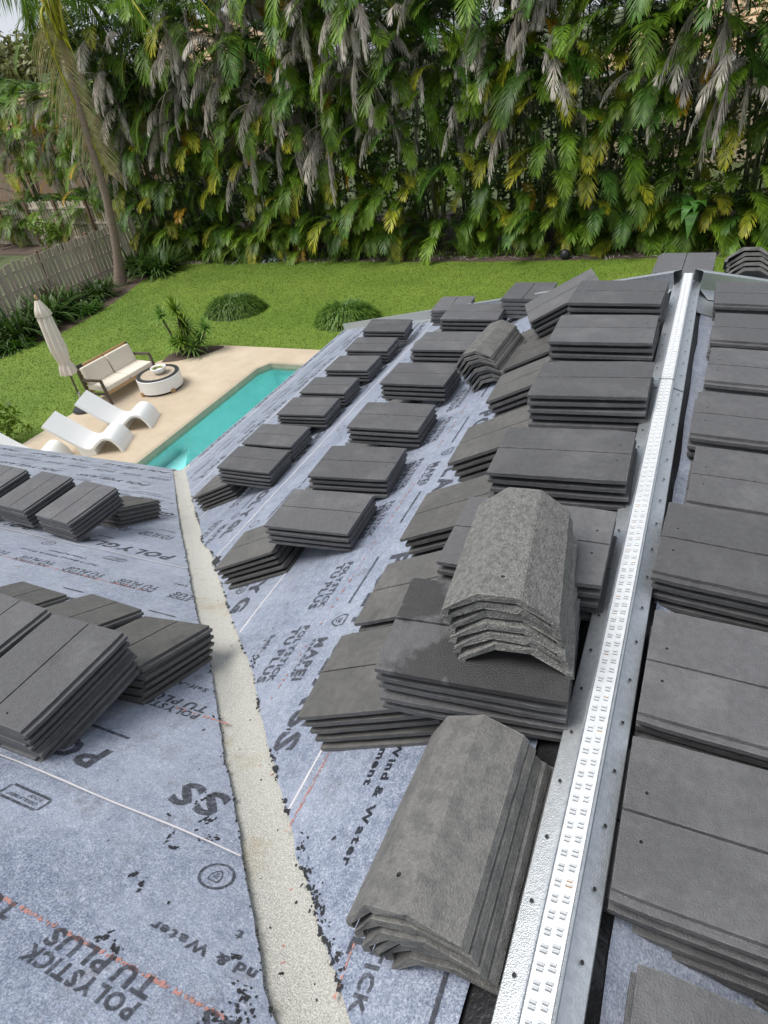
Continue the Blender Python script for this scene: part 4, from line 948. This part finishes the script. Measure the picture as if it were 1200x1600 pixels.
# palms in the neighbour's garden behind the fences
nb_pos = [(-24.6, 25.2, 'behind the fence corner'), (-27.3, 27.5, 'over the middle of the far fence'), (-30.3, 29.0, 'left over the far fence'), (-33.4, 29.5, 'far left over the far fence'), (-37.2, 30.5, 'at the left picture edge'), (-26.5, 31.0, 'behind the coconut palm'), (-31.5, 33.5, 'before the salmon house'), (-35.5, 34.5, 'before the left end of salmon house'), (-40.5, 33.5, 'farthest left'), (-28.5, 36.0, 'right of the salmon house')]
for x, y, wd_ in nb_pos:
    areca(x, y, rr, 3.2, 6.4, 6, 12, 3, 'thin areca palm in the next garden '+wd_, group='areca palms in the next garden', gold=.13)

for k, (x, y, z, rx, rz_, m, lb) in enumerate([(-36.5, 26.7, 2.0, 2.0, 1.5, 'lv_lime', 'bright green foliage over the far fence at the left edge'), (-33.2, 26.3, 1.9, 1.9, 1.4, 'lv_green', 'mid green foliage over the far fence, second from left'), (-30.0, 26.0, 2.0, 1.9, 1.5, 'lv_lime', 'bright foliage over the far fence before the thin palms'), (-26.8, 25.5, 2.2, 1.8, 1.6, 'lv_green', 'green foliage over the far fence left of the coconut trunk'), (-24.2, 25.6, 2.6, 1.6, 2.0, 'lv_dark', 'dark foliage over the fence corner behind the coconut trunk')]):
    areca(x, y, rr, .9, 1.6, 3, 30, 0, lb, group='low palms over the far fence', gold=.10)
# coconut palm
pl = empty('coconut_palm', (-20.24, 18.81, 0)); tag(pl, 'tall leaning coconut palm with a dying yellow frond hanging down its trunk', 'palm tree')
tr = [(0, 0, -.05), (.02, .03, .12), (.16, .18, .9), (.30, .33, 2.0), (.42, .45, 3.4), (.46, .47, 4.6), (.50, .50, 5.6), (.58, .60, 7.0), (.62, .66, 8.0), (.66, .70, 8.9)]
tp = curve_pts(tr, 10); rad = []
for i, p in enumerate(tp):
    z = p[2]; rad.append((.155+.12*math.exp(-max(z, 0)*2.2))*(1-.045*z)*(1.05 if i % 2 else .97))
m_ = MB(); m_.tube(tp, rad, 14); m_.obj('trunk', 'trunk', pl, smooth=True)
m_ = MB()
for k in range(9):
    a = k*2.4; m_.tube([(.63+.10*math.cos(a), .67+.10*math.sin(a), 7.35+.1*k), (.63+.2*math.cos(a), .67+.2*math.sin(a), 7.9+.12*k), (.63+.34*math.cos(a), .67+.34*math.sin(a), 8.4+.12*k)], [.09, .06, .03], 6)
m_.obj('leaf_bases', 'lv_rachis', pl, smooth=True)
m_ = MB()
for k in range(46):
    a = random.uniform(0, 6.28); z = random.uniform(7.5, 8.6); strip_leaf(m_, (.62+.12*math.cos(a), .66+.12*math.sin(a), z), (math.cos(a), math.sin(a), random.uniform(.2, 1)), random.uniform(.3, .9), .05, random.uniform(.5, 1.4), 4)
m_.obj('fibre', 'lv_yellow', pl)
def coco_frond(pts, ll, m, seed, hang, wd=.045, pairs=70, bend=0.):
    r_ = random.Random(seed); P = [Vector(p) for p in curve_pts(pts, 8)]; m_ = MB(); n = len(P)-1
    m_.tube(P, [.055*(1-.8*i/n)+.006 for i in range(n+1)], 6, cap=False, t=0.); rc = m_.mesh('rachis', 'lv_rachis', True); m_ = MB()
    for k in range(pairs):
        t = .16+.84*k/(pairs-1); f = t*n; i = min(int(f), n-1); p = P[i].lerp(P[i+1], f-i); d = (P[i+1]-P[i]).normalized()
        vw = Vector((.62, -.78, .0)); sd = d.cross(vw).normalized()
        l = ll*math.sin(PI*(.2+.74*t))**.6*r_.uniform(.85, 1.1)
        for s in (-1, 1):
            dl = sd*s*(1-hang)+d*.45*(1-hang)+Vector((r_.gauss(0, .08), r_.gauss(0, .08), -1))*hang; dl.normalize()
            strip_leaf(m_, p, dl, l, wd, .25+.2*r_.random(), 4, t*.6, min(1, t*.6+.5), sv=d*.4+sd*.9+Vector((r_.gauss(0, .3), r_.gauss(0, .3), 0)))
    return rc, m_.mesh('frond', m)
FR = [([(.5, .5, 8.4), (.42, .35, 8.2), (.40, .30, 7.4), (.44, .36, 6.3), (.54, .48, 5.2), (.62, .52, 4.3), (.72, .60, 3.7)], 1.25, 'lv_coco', .40)]
rcw, fw = coco_frond(*FR[0][:3], 3, FR[0][3], .034, 84); o = link('dying_frond', fw, pl, label='yellow brown frond hanging down the trunk'); link('rachis', rcw, o)
for k, (az, rise, L_) in enumerate([(-.35, .5, 5.2), (.35, .7, 5), (2.6, .45, 4.6), (3.3, .6, 5), (4.1, .4, 4.6), (1.3, .8, 4.8), (2.0, .3, 4.2)]):
    dx, dy = math.cos(az), math.sin(az); b = Vector((.66, .70, 8.8))
    pts = [b, b+Vector((dx*L_*.25, dy*L_*.25, rise*1.3)), b+Vector((dx*L_*.55, dy*L_*.55, rise*1.3)), b+Vector((dx*L_*.82, dy*L_*.82, rise*.1-.3)), b+Vector((dx*L_, dy*L_, -1.3))]
    rcw, fw = coco_frond([tuple(p) for p in pts], .95, 'lv_green', 20+k, .62, .045, 62); o = link('frond', fw, pl); link('rachis', rcw, o)

def clump(name, x, y, label, cat, m, n, L, wd, spread, droop, group=None, z=0, seed=1, leaf='foliage', dome=None, up=(.35, 1.2)):
    r_ = random.Random(seed); root = empty(name, (x, y, z)); tag(root, label, cat, group); m_ = MB()
    for k in range(n):
        a = r_.uniform(0, 2*PI); r0 = spread*math.sqrt(r_.random()); el = r_.uniform(*up)
        if dome: hz_ = dome*max(0, 1-(r0/spread)**5)*r_.uniform(.35, 1)
        else: hz_ = 0
        strip_leaf(m_, (r0*math.cos(a), r0*math.sin(a), hz_), (math.cos(a)*math.cos(el), math.sin(a)*math.cos(el), math.sin(el)), L*r_.uniform(.6, 1.15), wd*r_.uniform(.8, 1.2), droop*r_.uniform(.5, 1.4), 4)
    m_.obj(leaf, m, root); return root
def tame(root, sx, sy): root.scale = (sx, sy, 1)
# two clipped grass bushes on the lawn
b = clump('grass_bush', -13.15, 16.35, 'left of the two round dark green bushes on the lawn', 'bush', 'lv_bush', 3000, .36, .034, .80, .75, 'round bushes on the lawn', seed=3, dome=.40, up=(.1, 1.3)); tame(b, 1.12, .95)
b = clump('grass_bush', -8.98, 15.85, 'right of the two round bushes, nearer the roof corner', 'bush', 'lv_bush', 3000, .36, .034, .80, .75, 'round bushes on the lawn', seed=4, dome=.40, up=(.1, 1.3)); tame(b, 1.05, .95)
# spiky plant with several heads in the deck corner bed
yu = empty('yucca_plant', (-12.45, 13.0, .05)); tag(yu, 'spiky green plant with several leaf heads in the deck corner bed', 'plant')
heads = [(-.05, .1, 1.15, .62), (-.62, .12, .98, .50), (.62, .28, .62, .46), (.05, -.1, .40, .50), (.35, -.12, .25, .5), (-.25, -.1, .3, .42), (.05, .15, .75, .5), (-.1, .35, .5, .45), (.4, .2, .35, .45)]
for k, (hx, hy, hz_, L_) in enumerate(heads):
    m_ = MB(); m_.tube([(hx*.3, hy*.3, 0), (hx*.7, hy*.7, hz_*.5), (hx, hy, hz_)], [.04, .032, .028], 7); s_ = m_.obj('stem', 'bark', yu, smooth=True)
    m_ = MB()
    for i in range(62):
        a = i*2.39996; el = R(86-i*1.75); strip_leaf(m_, (hx, hy, hz_), (math.cos(a)*math.cos(el), math.sin(a)*math.cos(el), math.sin(el)), L_*random.uniform(.8, 1.1), .046, .22, 4)
    m_.obj('leaf_head', 'lv_yucca' if k % 3 else 'lv_lime', s_)
# bed along the near fence
for k, (x, y, m, n, L_, wd_, sp, dr, lb) in enumerate([
    (-19.75, 13.6, 'lv_strap', 170, 1.95, .11, .45, .5, 'large strap leaved clump by the fence behind the closed parasol'),
    (-19.9, 14.9, 'lv_strap', 170, 1.95, .11, .45, .5, 'large strap leaved clump second from the parasol along the fence'),
    (-20.1, 12.2, 'lv_strap', 150, 1.8, .11, .45, .5, 'large strap leaved clump left of the parasol by the fence'),
    (-20.3, 16.2, 'lv_strap', 140, 1.6, .10, .4, .5, 'strap leaved clump in the middle of the fence bed'),
    (-20.0, 17.4, 'lv_strap', 130, 1.3, .09, .4, .5, 'low strap leaved clump before the coconut trunk'),
    (-19.5, 20.3, 'lv_strap', 190, 1.6, .11, .5, .45, 'strap leaved clump right of the coconut trunk'),
    (-20.7, 20.6, 'lv_strap', 150, 1.6, .11, .4, .45, 'strap leaved clump behind the coconut trunk'),
    (-20.7, 16.0, 'lv_red', 110, 1.35, .09, .25, .45, 'reddish brown leaved plant against the grey fence'),
    (-19.3, 15.9, 'lv_dark', 260, .75, .07, .45, .5, 'dark low shrub at the bed edge beside the lawn'),
    (-19.3, 13.0, 'lv_dark', 260, .75, .07, .5, .5, 'dark low shrub at the bed edge left of parasol top'),
    (-19.6, 11.0, 'lv_dark', 260, .75, .08, .5, .5, 'dark low shrub at the left picture edge beside the lawn'),
    (-20.8, 18.6, 'lv_lime', 60, .8, .08, .25, .5, 'light green leafy plant at fence left of trunk')]):
    clump('border_plant', x, y, lb, 'plant', m, n, L_, wd_, sp, dr, 'plants in the bed along the grey fence', seed=50+k, up=(.5, 1.4) if m == 'lv_strap' else (.25, 1.35))
leafy('shrub', -29.3, 24.1, .75, 1.15, .8, .9, 900, .17, 'lv_lime', 'bright green shrub in front of the far fence', 'shrub', 'shrubs in the next garden', 3)
leafy('shrub', -32.6, 22.2, .4, 1.1, .8, .55, 700, .17, 'lv_lime', 'bright green shrub at the left edge beyond the near fence', 'shrub', 'shrubs in the next garden', 4)
leafy('shrub', -13.75, 8.05, .45, .55, .55, .6, 420, .15, 'lv_lime', 'light green shrub at the left edge beside the pool deck', 'shrub', None, 5)
sheet('mulch_patch', [(-36, 23.6), (-28.8, 23.2), (-27.5, 25.0), (-36, 25.5)], .0, 'soil')
# banana plant and silver ferns at the hedge foot, low grasses
bn = empty('banana_plant', (-.55, 21.75, 0)); tag(bn, 'bright green banana plant at the foot of the hedge behind ridge end', 'plant')
m_ = MB(); m_.tube([(0, 0, 0), (0, .02, .6), (0, .02, 1.2)], [.09, .07, .05], 8); m_.obj('stem', 'stem', bn, smooth=True)
for a, el, L_, dr in [(4.9, 1.25, 1.5, .75), (4.3, 1.0, 1.3, .8), (5.5, 1.1, 1.3, .6), (3.7, .7, 1.2, .6), (2.2, 1.0, 1.3, .5), (4.7, .6, 1.2, .9)]:
    m_ = MB(); strip_leaf(m_, (0, 0, 1.1), (math.cos(a)*math.cos(el), math.sin(a)*math.cos(el), math.sin(el)), L_, .42, dr, 8); m_.obj('leaf', 'lv_banana', bn)
for k, x in enumerate([-16.3, -15.2, -14.6]):
    clump('silver_fern', x, 21.75, ['silvery fern at hedge foot, left one of three', 'silvery fern at hedge foot, middle one of three', 'silvery fern at hedge foot, right one of three'][k], 'plant', 'lv_silver', 26, .75, .14, .12, .7, 'silvery ferns at the foot of the hedge', seed=80+k)
m_ = MB()
for k in range(1500):
    x = random.uniform(-20, 7); y = 21.95+random.gauss(0, .22); a = random.uniform(0, 6.28); el = random.uniform(.5, 1.35)
    strip_leaf(m_, (x, y, 0), (math.cos(a)*math.cos(el), math.sin(a)*math.cos(el), math.sin(el)), random.uniform(.3, .95)*(.6+.5*mnoise.noise(Vector((x*.9, 0, 0)))+.2), .05, random.uniform(.2, .8), 3, random.random()*.5, 1)
m_.obj('hedge_undergrowth', 'lv_green', kind='stuff')
m_ = MB(); m_.lathe([(.0, 0), (.11, .0), (.14, .06), (.15, .14), (.13, .22), (.07, .27), (0, .28)], 18); gl = m_.obj('garden_light', 'black_plastic', smooth=True); gl.location = (-4.0, 21.3, 0); tag(gl, 'small round black garden light on the mulch before hedge', 'light')
# litter of dead leaves on the mulch
m_ = MB()
for k in range(420):
    x = random.uniform(-19, 5); y = random.uniform(21.3, 22.2); a = random.uniform(0, 6.28); strip_leaf(m_, (x, y, .02), (math.cos(a), math.sin(a), .12), random.uniform(.12, .5), .03, .2, 3)
m_.obj('leaf_litter', 'lv_dead', kind='stuff')

# ------------------------------------------------------------------ fences
def fence(name, a, b, h, label, gap, pw, post_every, rail_side=1, fm='fence'):
    root = empty(name, (a[0], a[1], 0)); tag(root, label, 'fence'); d = Vector((b[0]-a[0], b[1]-a[1], 0)); L_ = d.length; d.normalize(); nn = Vector((-d.y, d.x, 0)); ang = math.atan2(d.y, d.x)
    m_ = MB(); m_.box((0, 0, h/2), (pw, .022, h)); pk = m_.mesh('picket', fm); s = pw/2; k = 0
    while s < L_:
        o = link('picket', pk, root); o.location = tuple(d*s+nn*.035); o.rotation_euler = (random.gauss(0, .008), random.gauss(0, .012), ang); o.scale = (1, 1, 1+random.gauss(0, .012)); s += pw+gap
    for z in (.35, h*.52, h-.3):
        m_ = MB(); m_.box((L_/2, 0, z), (L_, .045, .09)); o = m_.obj('rail', fm, root); o.rotation_euler = (0, 0, ang)
    m_ = MB(); m_.box((0, 0, (h+.06)/2), (.11, .11, h+.06)); ps = m_.mesh('post', 'fence_post'); s = .05
    while s < L_:
        o = link('post', ps, root); o.location = tuple(d*s-nn*.085*rail_side); o.rotation_euler = (0, 0, ang); s += post_every
    return root
fence('picket_fence', (-21.35, 21.6), (-21.35, 10.0), 1.8, 'grey weathered board fence along the left garden edge', .05, .14, 2.4)
fence('picket_fence', (-38.5, 25.9), (-23.2, 24.05), 2.05, 'pale board fence at the back of the next garden', .06, .14, 2.4, fm='fence_pale')

# ------------------------------------------------------------------ garden furniture
def lounger(x, y, ang, label):
    root = empty('lounge_chair', (x, y, .05), ang); tag(root, label, 'lounger', 'white pool loungers on the deck')
    pr = curve_pts([(1.42, .80), (1.22, .60), (.98, .36), (.78, .19), (.64, .17), (.50, .27), (.34, .36), (.18, .33), (.06, .18), (.0, .0)], 5)
    m_ = MB(); w2 = .34; th = .05; vs = []; n = len(pr)
    for i, (px, pz) in enumerate(pr):
        a = Vector(pr[max(i-1, 0)]); b = Vector(pr[min(i+1, n-1)]); t = (b-a).normalized(); nn = Vector((-t.y, t.x)); 
        for s in (-1, 1): vs += [(px, s*w2, pz), (px+nn.x*th, s*w2, pz+nn.y*th)]
    fs = []
    for i in range(n-1):
        k = 4*i; fs += [(k, k+4, k+6, k+2), (k+1, k+3, k+7, k+5), (k, k+1, k+5, k+4), (k+2, k+6, k+7, k+3)]
    fs += [(0, 2, 3, 1), (4*n-4, 4*n-3, 4*n-1, 4*n-2)]
    m_.add(vs, fs); o = m_.obj('seat_shell', 'plastic', root); fix_normals(o)
    m_ = MB()
    for s in (-1, 1): m_.add([(x_, s*(w2-.03)+dy, z_) for dy in (-.02, .02) for x_, z_ in [(.90, .0), (.58, .0), (.60, .15), (.70, .155), (.80, .19), (.96, .33)]], [(0, 1, 2, 3, 4, 5), (6, 7, 8, 9, 10, 11), (0, 1, 7, 6), (1, 2, 8, 7), (5, 0, 6, 11)])
    m_.box((.73, 0, .075), (.30, .60, .15)); o = m_.obj('foot', 'plastic', root); fix_normals(o)
    return root
LA = math.atan2(-.41, -.91)
for (x, y, lb) in [(-10.62, 9.50, 'white moulded lounger nearest the sofa'), (-10.55, 8.52, 'white moulded lounger in the middle of the row'), (-11.45, 7.62, 'white moulded lounger mostly hidden behind the roof edge')]: lounger(x, y, LA+PI*0, lb)

so = empty('outdoor_sofa', (-12.75, 10.85, .05), R(-4)); tag(so, 'two seat outdoor sofa with cream cushions and wooden slat back', 'sofa')
# local: +x faces the pool, y runs along the seat
for y in (-.80, .80):
    m_ = MB(); m_.bar((.38, y, 0), (.30, y, .60), .05, .06); m_.bar((.31, y, .60), (-.36, y, .56), .05, .05); m_.bar((-.32, y, 0), (-.40, y, .86), .05, .06); m_.bar((.34, y, .26), (-.36, y, .22), .045, .045); o = m_.obj('arm_frame', 'frame_dark', so)
m_ = MB(); m_.bar((.34, -.8, .27), (.34, .8, .27), .05, .07); m_.bar((-.33, -.8, .23), (-.33, .8, .23), .05, .07); m_.obj('seat_rail', 'teak', so)
for k in range(6):
    m_ = MB(); z = .34+.1*k; x = -.36-.005*k-.04*(k/6); m_.bar((x, -.79, z), (x, .79, z), .02, .075); m_.obj('back_slat', 'teak', so)
for y in (-.39, .39):
    m_ = MB(); m_.box((.02, y, .355), (.66, .76, .13)); o = m_.obj('seat_cushion', 'cushion', so); bevel(o, .035, 3)
    m_ = MB(); m_.box((0, 0, 0), (.13, .75, .46), Matrix.Rotation(R(-14), 3, 'Y')); o = m_.obj('back_cushion', 'cushion', so); o.location = (-.27, y, .62); bevel(o, .04, 3)
m_ = MB(); m_.box((-.405, -.70, .86), (.03, .16, .10)); m_.obj('corner_strap', 'black_plastic', so)

ft = empty('fire_table', (-11.70, 11.03, .05)); tag(ft, 'round white fire table with black rim beside the sofa', 'fire table')
m_ = MB(); m_.lathe([(.50, .05), (.53, .055), (.53, .36), (.52, .375), (.44, .375)], 48); m_.obj('drum', 'plastic', ft, smooth=False)
m_ = MB(); m_.lathe([(.515, .376), (.515, .392), (.42, .392), (.42, .376)], 48); m_.obj('rim', 'black_plastic', ft)
m_ = MB(); m_.lathe([(.42, .38), (.0, .381)], 48); m_.obj('table_top', 'fire_top', ft)
m_ = MB(); m_.lathe([(.49, .02), (.51, .05), (.0, .051)], 40); m_.obj('base_ring', 'black_plastic', ft)
for k in range(4):
    a = k*PI/2-.35; m_ = MB(); m_.box((.515*math.cos(a), .515*math.sin(a), .05), (.10, .09, .10), Matrix.Rotation(a, 3, 'Z')); m_.obj('leg', 'teak', ft)
bw = empty('bowl', (-11.64, 11.05, .432)); tag(bw, 'white bowl with a small green plant on the fire table', 'bowl')
m_ = MB(); m_.lathe([(.0, .0), (.09, .0), (.17, .09), (.19, .16), (.17, .16), (.15, .10), (.0, .09)], 28); m_.obj('shell', 'plastic', bw, smooth=True)
m_ = MB()
for k in range(40):
    a = random.uniform(0, 6.28); strip_leaf(m_, (.08*math.cos(a), .08*math.sin(a), .10), (math.cos(a), math.sin(a), 1.2), .14, .03, .4, 3)
m_.obj('succulent', 'lv_yellow', bw)

um = empty('parasol', (-12.97, 9.68, .05)); tag(um, 'closed cream parasol on a black pole and round base', 'parasol')
m_ = MB(); m_.lathe([(.0, 0), (.27, 0), (.28, .03), (.25, .075), (.08, .10), (.05, .12), (0, .12)], 32); m_.obj('base', 'black_plastic', um, smooth=False)
m_ = MB(); m_.tube([(0, 0, .1), (0, 0, 2.66)], .022, 10); po = m_.obj('pole', 'frame_dark', um)
m_ = MB(); m_.tube([(0, 0, .12), (0, 0, .42)], .032, 10); m_.tube([(-.03, 0, .45), (.06, 0, .45)], .014, 8); m_.obj('crank', 'galv', um)
def fold(a, i, rs=[.04, .105, .13, .135, .145, .155, .165, .125, .115, .15, .165, .165]): return rs[i]*(1+.20*math.cos(8*a+i*.35)+.06*math.cos(3*a+1))
m_ = MB(); zs = [2.62, 2.45, 2.25, 2.24, 2.0, 1.75, 1.5, 1.25, 1.18, 1.1, .98, .93]
m_.lathe([(0, z) for z in zs], 64, wob=fold); o = m_.obj('canopy', 'umbrella', um, smooth=True)
m_ = MB(); m_.lathe([(.05, 2.63), (.12, 2.44), (.175, 2.29), (.165, 2.285)], 32, wob=lambda a, i: [.05, .125, .165, .155][i]*(1+.14*math.cos(8*a+.3))); m_.obj('vent_flap', 'umbrella', um, smooth=True)
m_ = MB(); m_.lathe([(.018, 2.60), (.03, 2.66), (.035, 2.70), (.02, 2.74), (0, 2.75)], 14); m_.obj('finial', 'teak', um, smooth=True)

# ------------------------------------------------------------------ neighbouring houses, far trees, wires
def hiphouse(x, y, rz, L_, W_, hw, rise, wall, roof, label, zoff=0):
    root = empty('neighbour_house', (x, y, 0), rz); tag(root, label, 'house', 'neighbouring houses'); m_ = MB(); m_.prism([(-L_/2, -W_/2), (L_/2, -W_/2), (L_/2, W_/2), (-L_/2, W_/2)], 0, hw); wl = m_.obj('wall', wall, root)
    e = .6; a, b = L_/2+e, W_/2+e; m_ = MB(); r = b
    m_.add([(-a, -b, hw), (a, -b, hw), (a, b, hw), (-a, b, hw), (-a+r, 0, hw+rise), (a-r, 0, hw+rise)], [(0, 1, 5, 4), (1, 2, 5), (2, 3, 4, 5), (3, 0, 4), (3, 2, 1, 0)]); m_.obj('roof', roof, root)
    m_ = MB()
    nrow = 9
    for i in range(nrow):
        t = i/nrow; z = hw+rise*t+.02; yb = -b*(1-t); m_.bar((-a+r*t, yb, z+.03), (a-r*t, yb, z+.03), .10, .05)
    m_.obj('roof_courses', roof, root, kind='stuff')
    m_ = MB(); m_.bar((-a, -b-.02, hw-.06), (a, -b-.02, hw-.06), .05, .18); m_.obj('fascia', 'white_paint', root)
    k = -L_/2+1.8
    while k < L_/2-1.5:
        m_ = MB(); m_.box((k, -W_/2-.02, hw*.55), (1.3, .06, 1.2)); f = m_.obj('window', 'white_paint', root); m_ = MB(); m_.box((k, -W_/2-.055, hw*.55), (1.1, .02, 1.0)); m_.obj('pane', 'glass', f); k += 3.4
    return root
hiphouse(-45.0, 42.5, R(30), 15, 9, 4.6, 1.9, 'salmon', 'roof_clay', 'salmon house with clay tile roof beyond the far fence')
hiphouse(-40.5, 56, R(18), 17, 12, 5.2, 4.0, 'salmon', 'roof_tan', 'house with tan roof rising behind the left palms')
hiphouse(4, 40, R(0), 20, 10, 3.9, 2.6, 'beige', 'roof_tan', 'beige house glimpsed through the right of the hedge')
for k, (x, y, z, r, h, m, lb) in enumerate([(-66.5, 61, 9.0, 5.5, 3.6, 'lv_olive', 'olive round tree on the skyline at the far left'), (-56, 57, 8.0, 4.2, 3.6, 'lv_tree', 'dark tree on the skyline behind the coconut crown'), (-49, 66, 8.0, 4.5, 3.6, 'lv_tree', 'dark tree on the skyline right of the coconut trunk'), (-61, 49, 5.4, 4.5, 3.4, 'lv_tree', 'dense green tree at the left edge below the skyline'), (-44, 47, 5.0, 3.2, 3.0, 'lv_lime', 'pale green tree before the tan roof'), (-37.5, 64, 8.2, 4.5, 3.5, 'lv_tree', 'bushy tree on the skyline right of tan roof'), (-50, 41, 3.6, 3.2, 2.8, 'lv_green', 'mid green tree left of the salmon house'), (-76, 66, 7.5, 6, 3.5, 'lv_tree', 'farthest left tree beyond the roofs'), (-28, 70, 8.2, 5, 3.6, 'lv_tree', 'tree far behind the left end of hedge')]):
    leafy('broadleaf_tree', x, y, z, r, r, h, 3000, .75, m, lb, 'tree', 'trees beyond the gardens', 200+k, trunk=.3)
# more palms standing above the next garden
def fanpalm(x, y, h, label, seed):
    r_ = random.Random(seed); root = empty('cabbage_palm', (x, y, 0)); tag(root, label, 'palm tree', 'cabbage palms beyond the fence'); m_ = MB(); m_.tube([(0, 0, 0), (.1, 0, h*.5), (0, 0, h)], [.16, .14, .13], 8); m_.obj('trunk', 'trunk', root, smooth=True)
    m_ = MB()
    for k in range(26):
        a = r_.uniform(0, 6.28); el = r_.uniform(-.5, 1.2); d = Vector((math.cos(a)*math.cos(el), math.sin(a)*math.cos(el), math.sin(el))); c = Vector((0, 0, h))+d*.9
        u = d.cross(Vector((0, 0, 1))).normalized()
        for i in range(13):
            b = (i-6)/6*1.25; strip_leaf(m_, c, d*math.cos(b)+u*math.sin(b), .75, .07, .35, 3, r_.random()*.5, 1)
    m_.obj('crown', 'lv_green', root)
for k, (x, y, h, lb) in enumerate([(-33.0, 34.0, 5.6, 'fan leaved palm left of the dying frond'), (-26.2, 33.5, 6.2, 'fan leaved palm right of the dying frond'), (-38.0, 37.0, 6.6, 'fan leaved palm at the left over the salmon roof')]): fanpalm(x, y, h, lb, 300+k)
for k, dz in enumerate((0, .35)):
    m_ = MB(); P = [Vector((-75, 42, 7.3+dz)).lerp(Vector((-20, 62, 8.3+dz)), i/12)-Vector((0, 0, 1.0*(1-(2*i/12-1)**2))) for i in range(13)]; m_.tube(P, .03, 5, cap=False); o = m_.obj('power_line', 'wire'); tag(o, ['lower pale wire crossing the sky over the left roofs', 'upper pale wire crossing the sky over the left roofs'][k], 'wire', 'overhead wires')
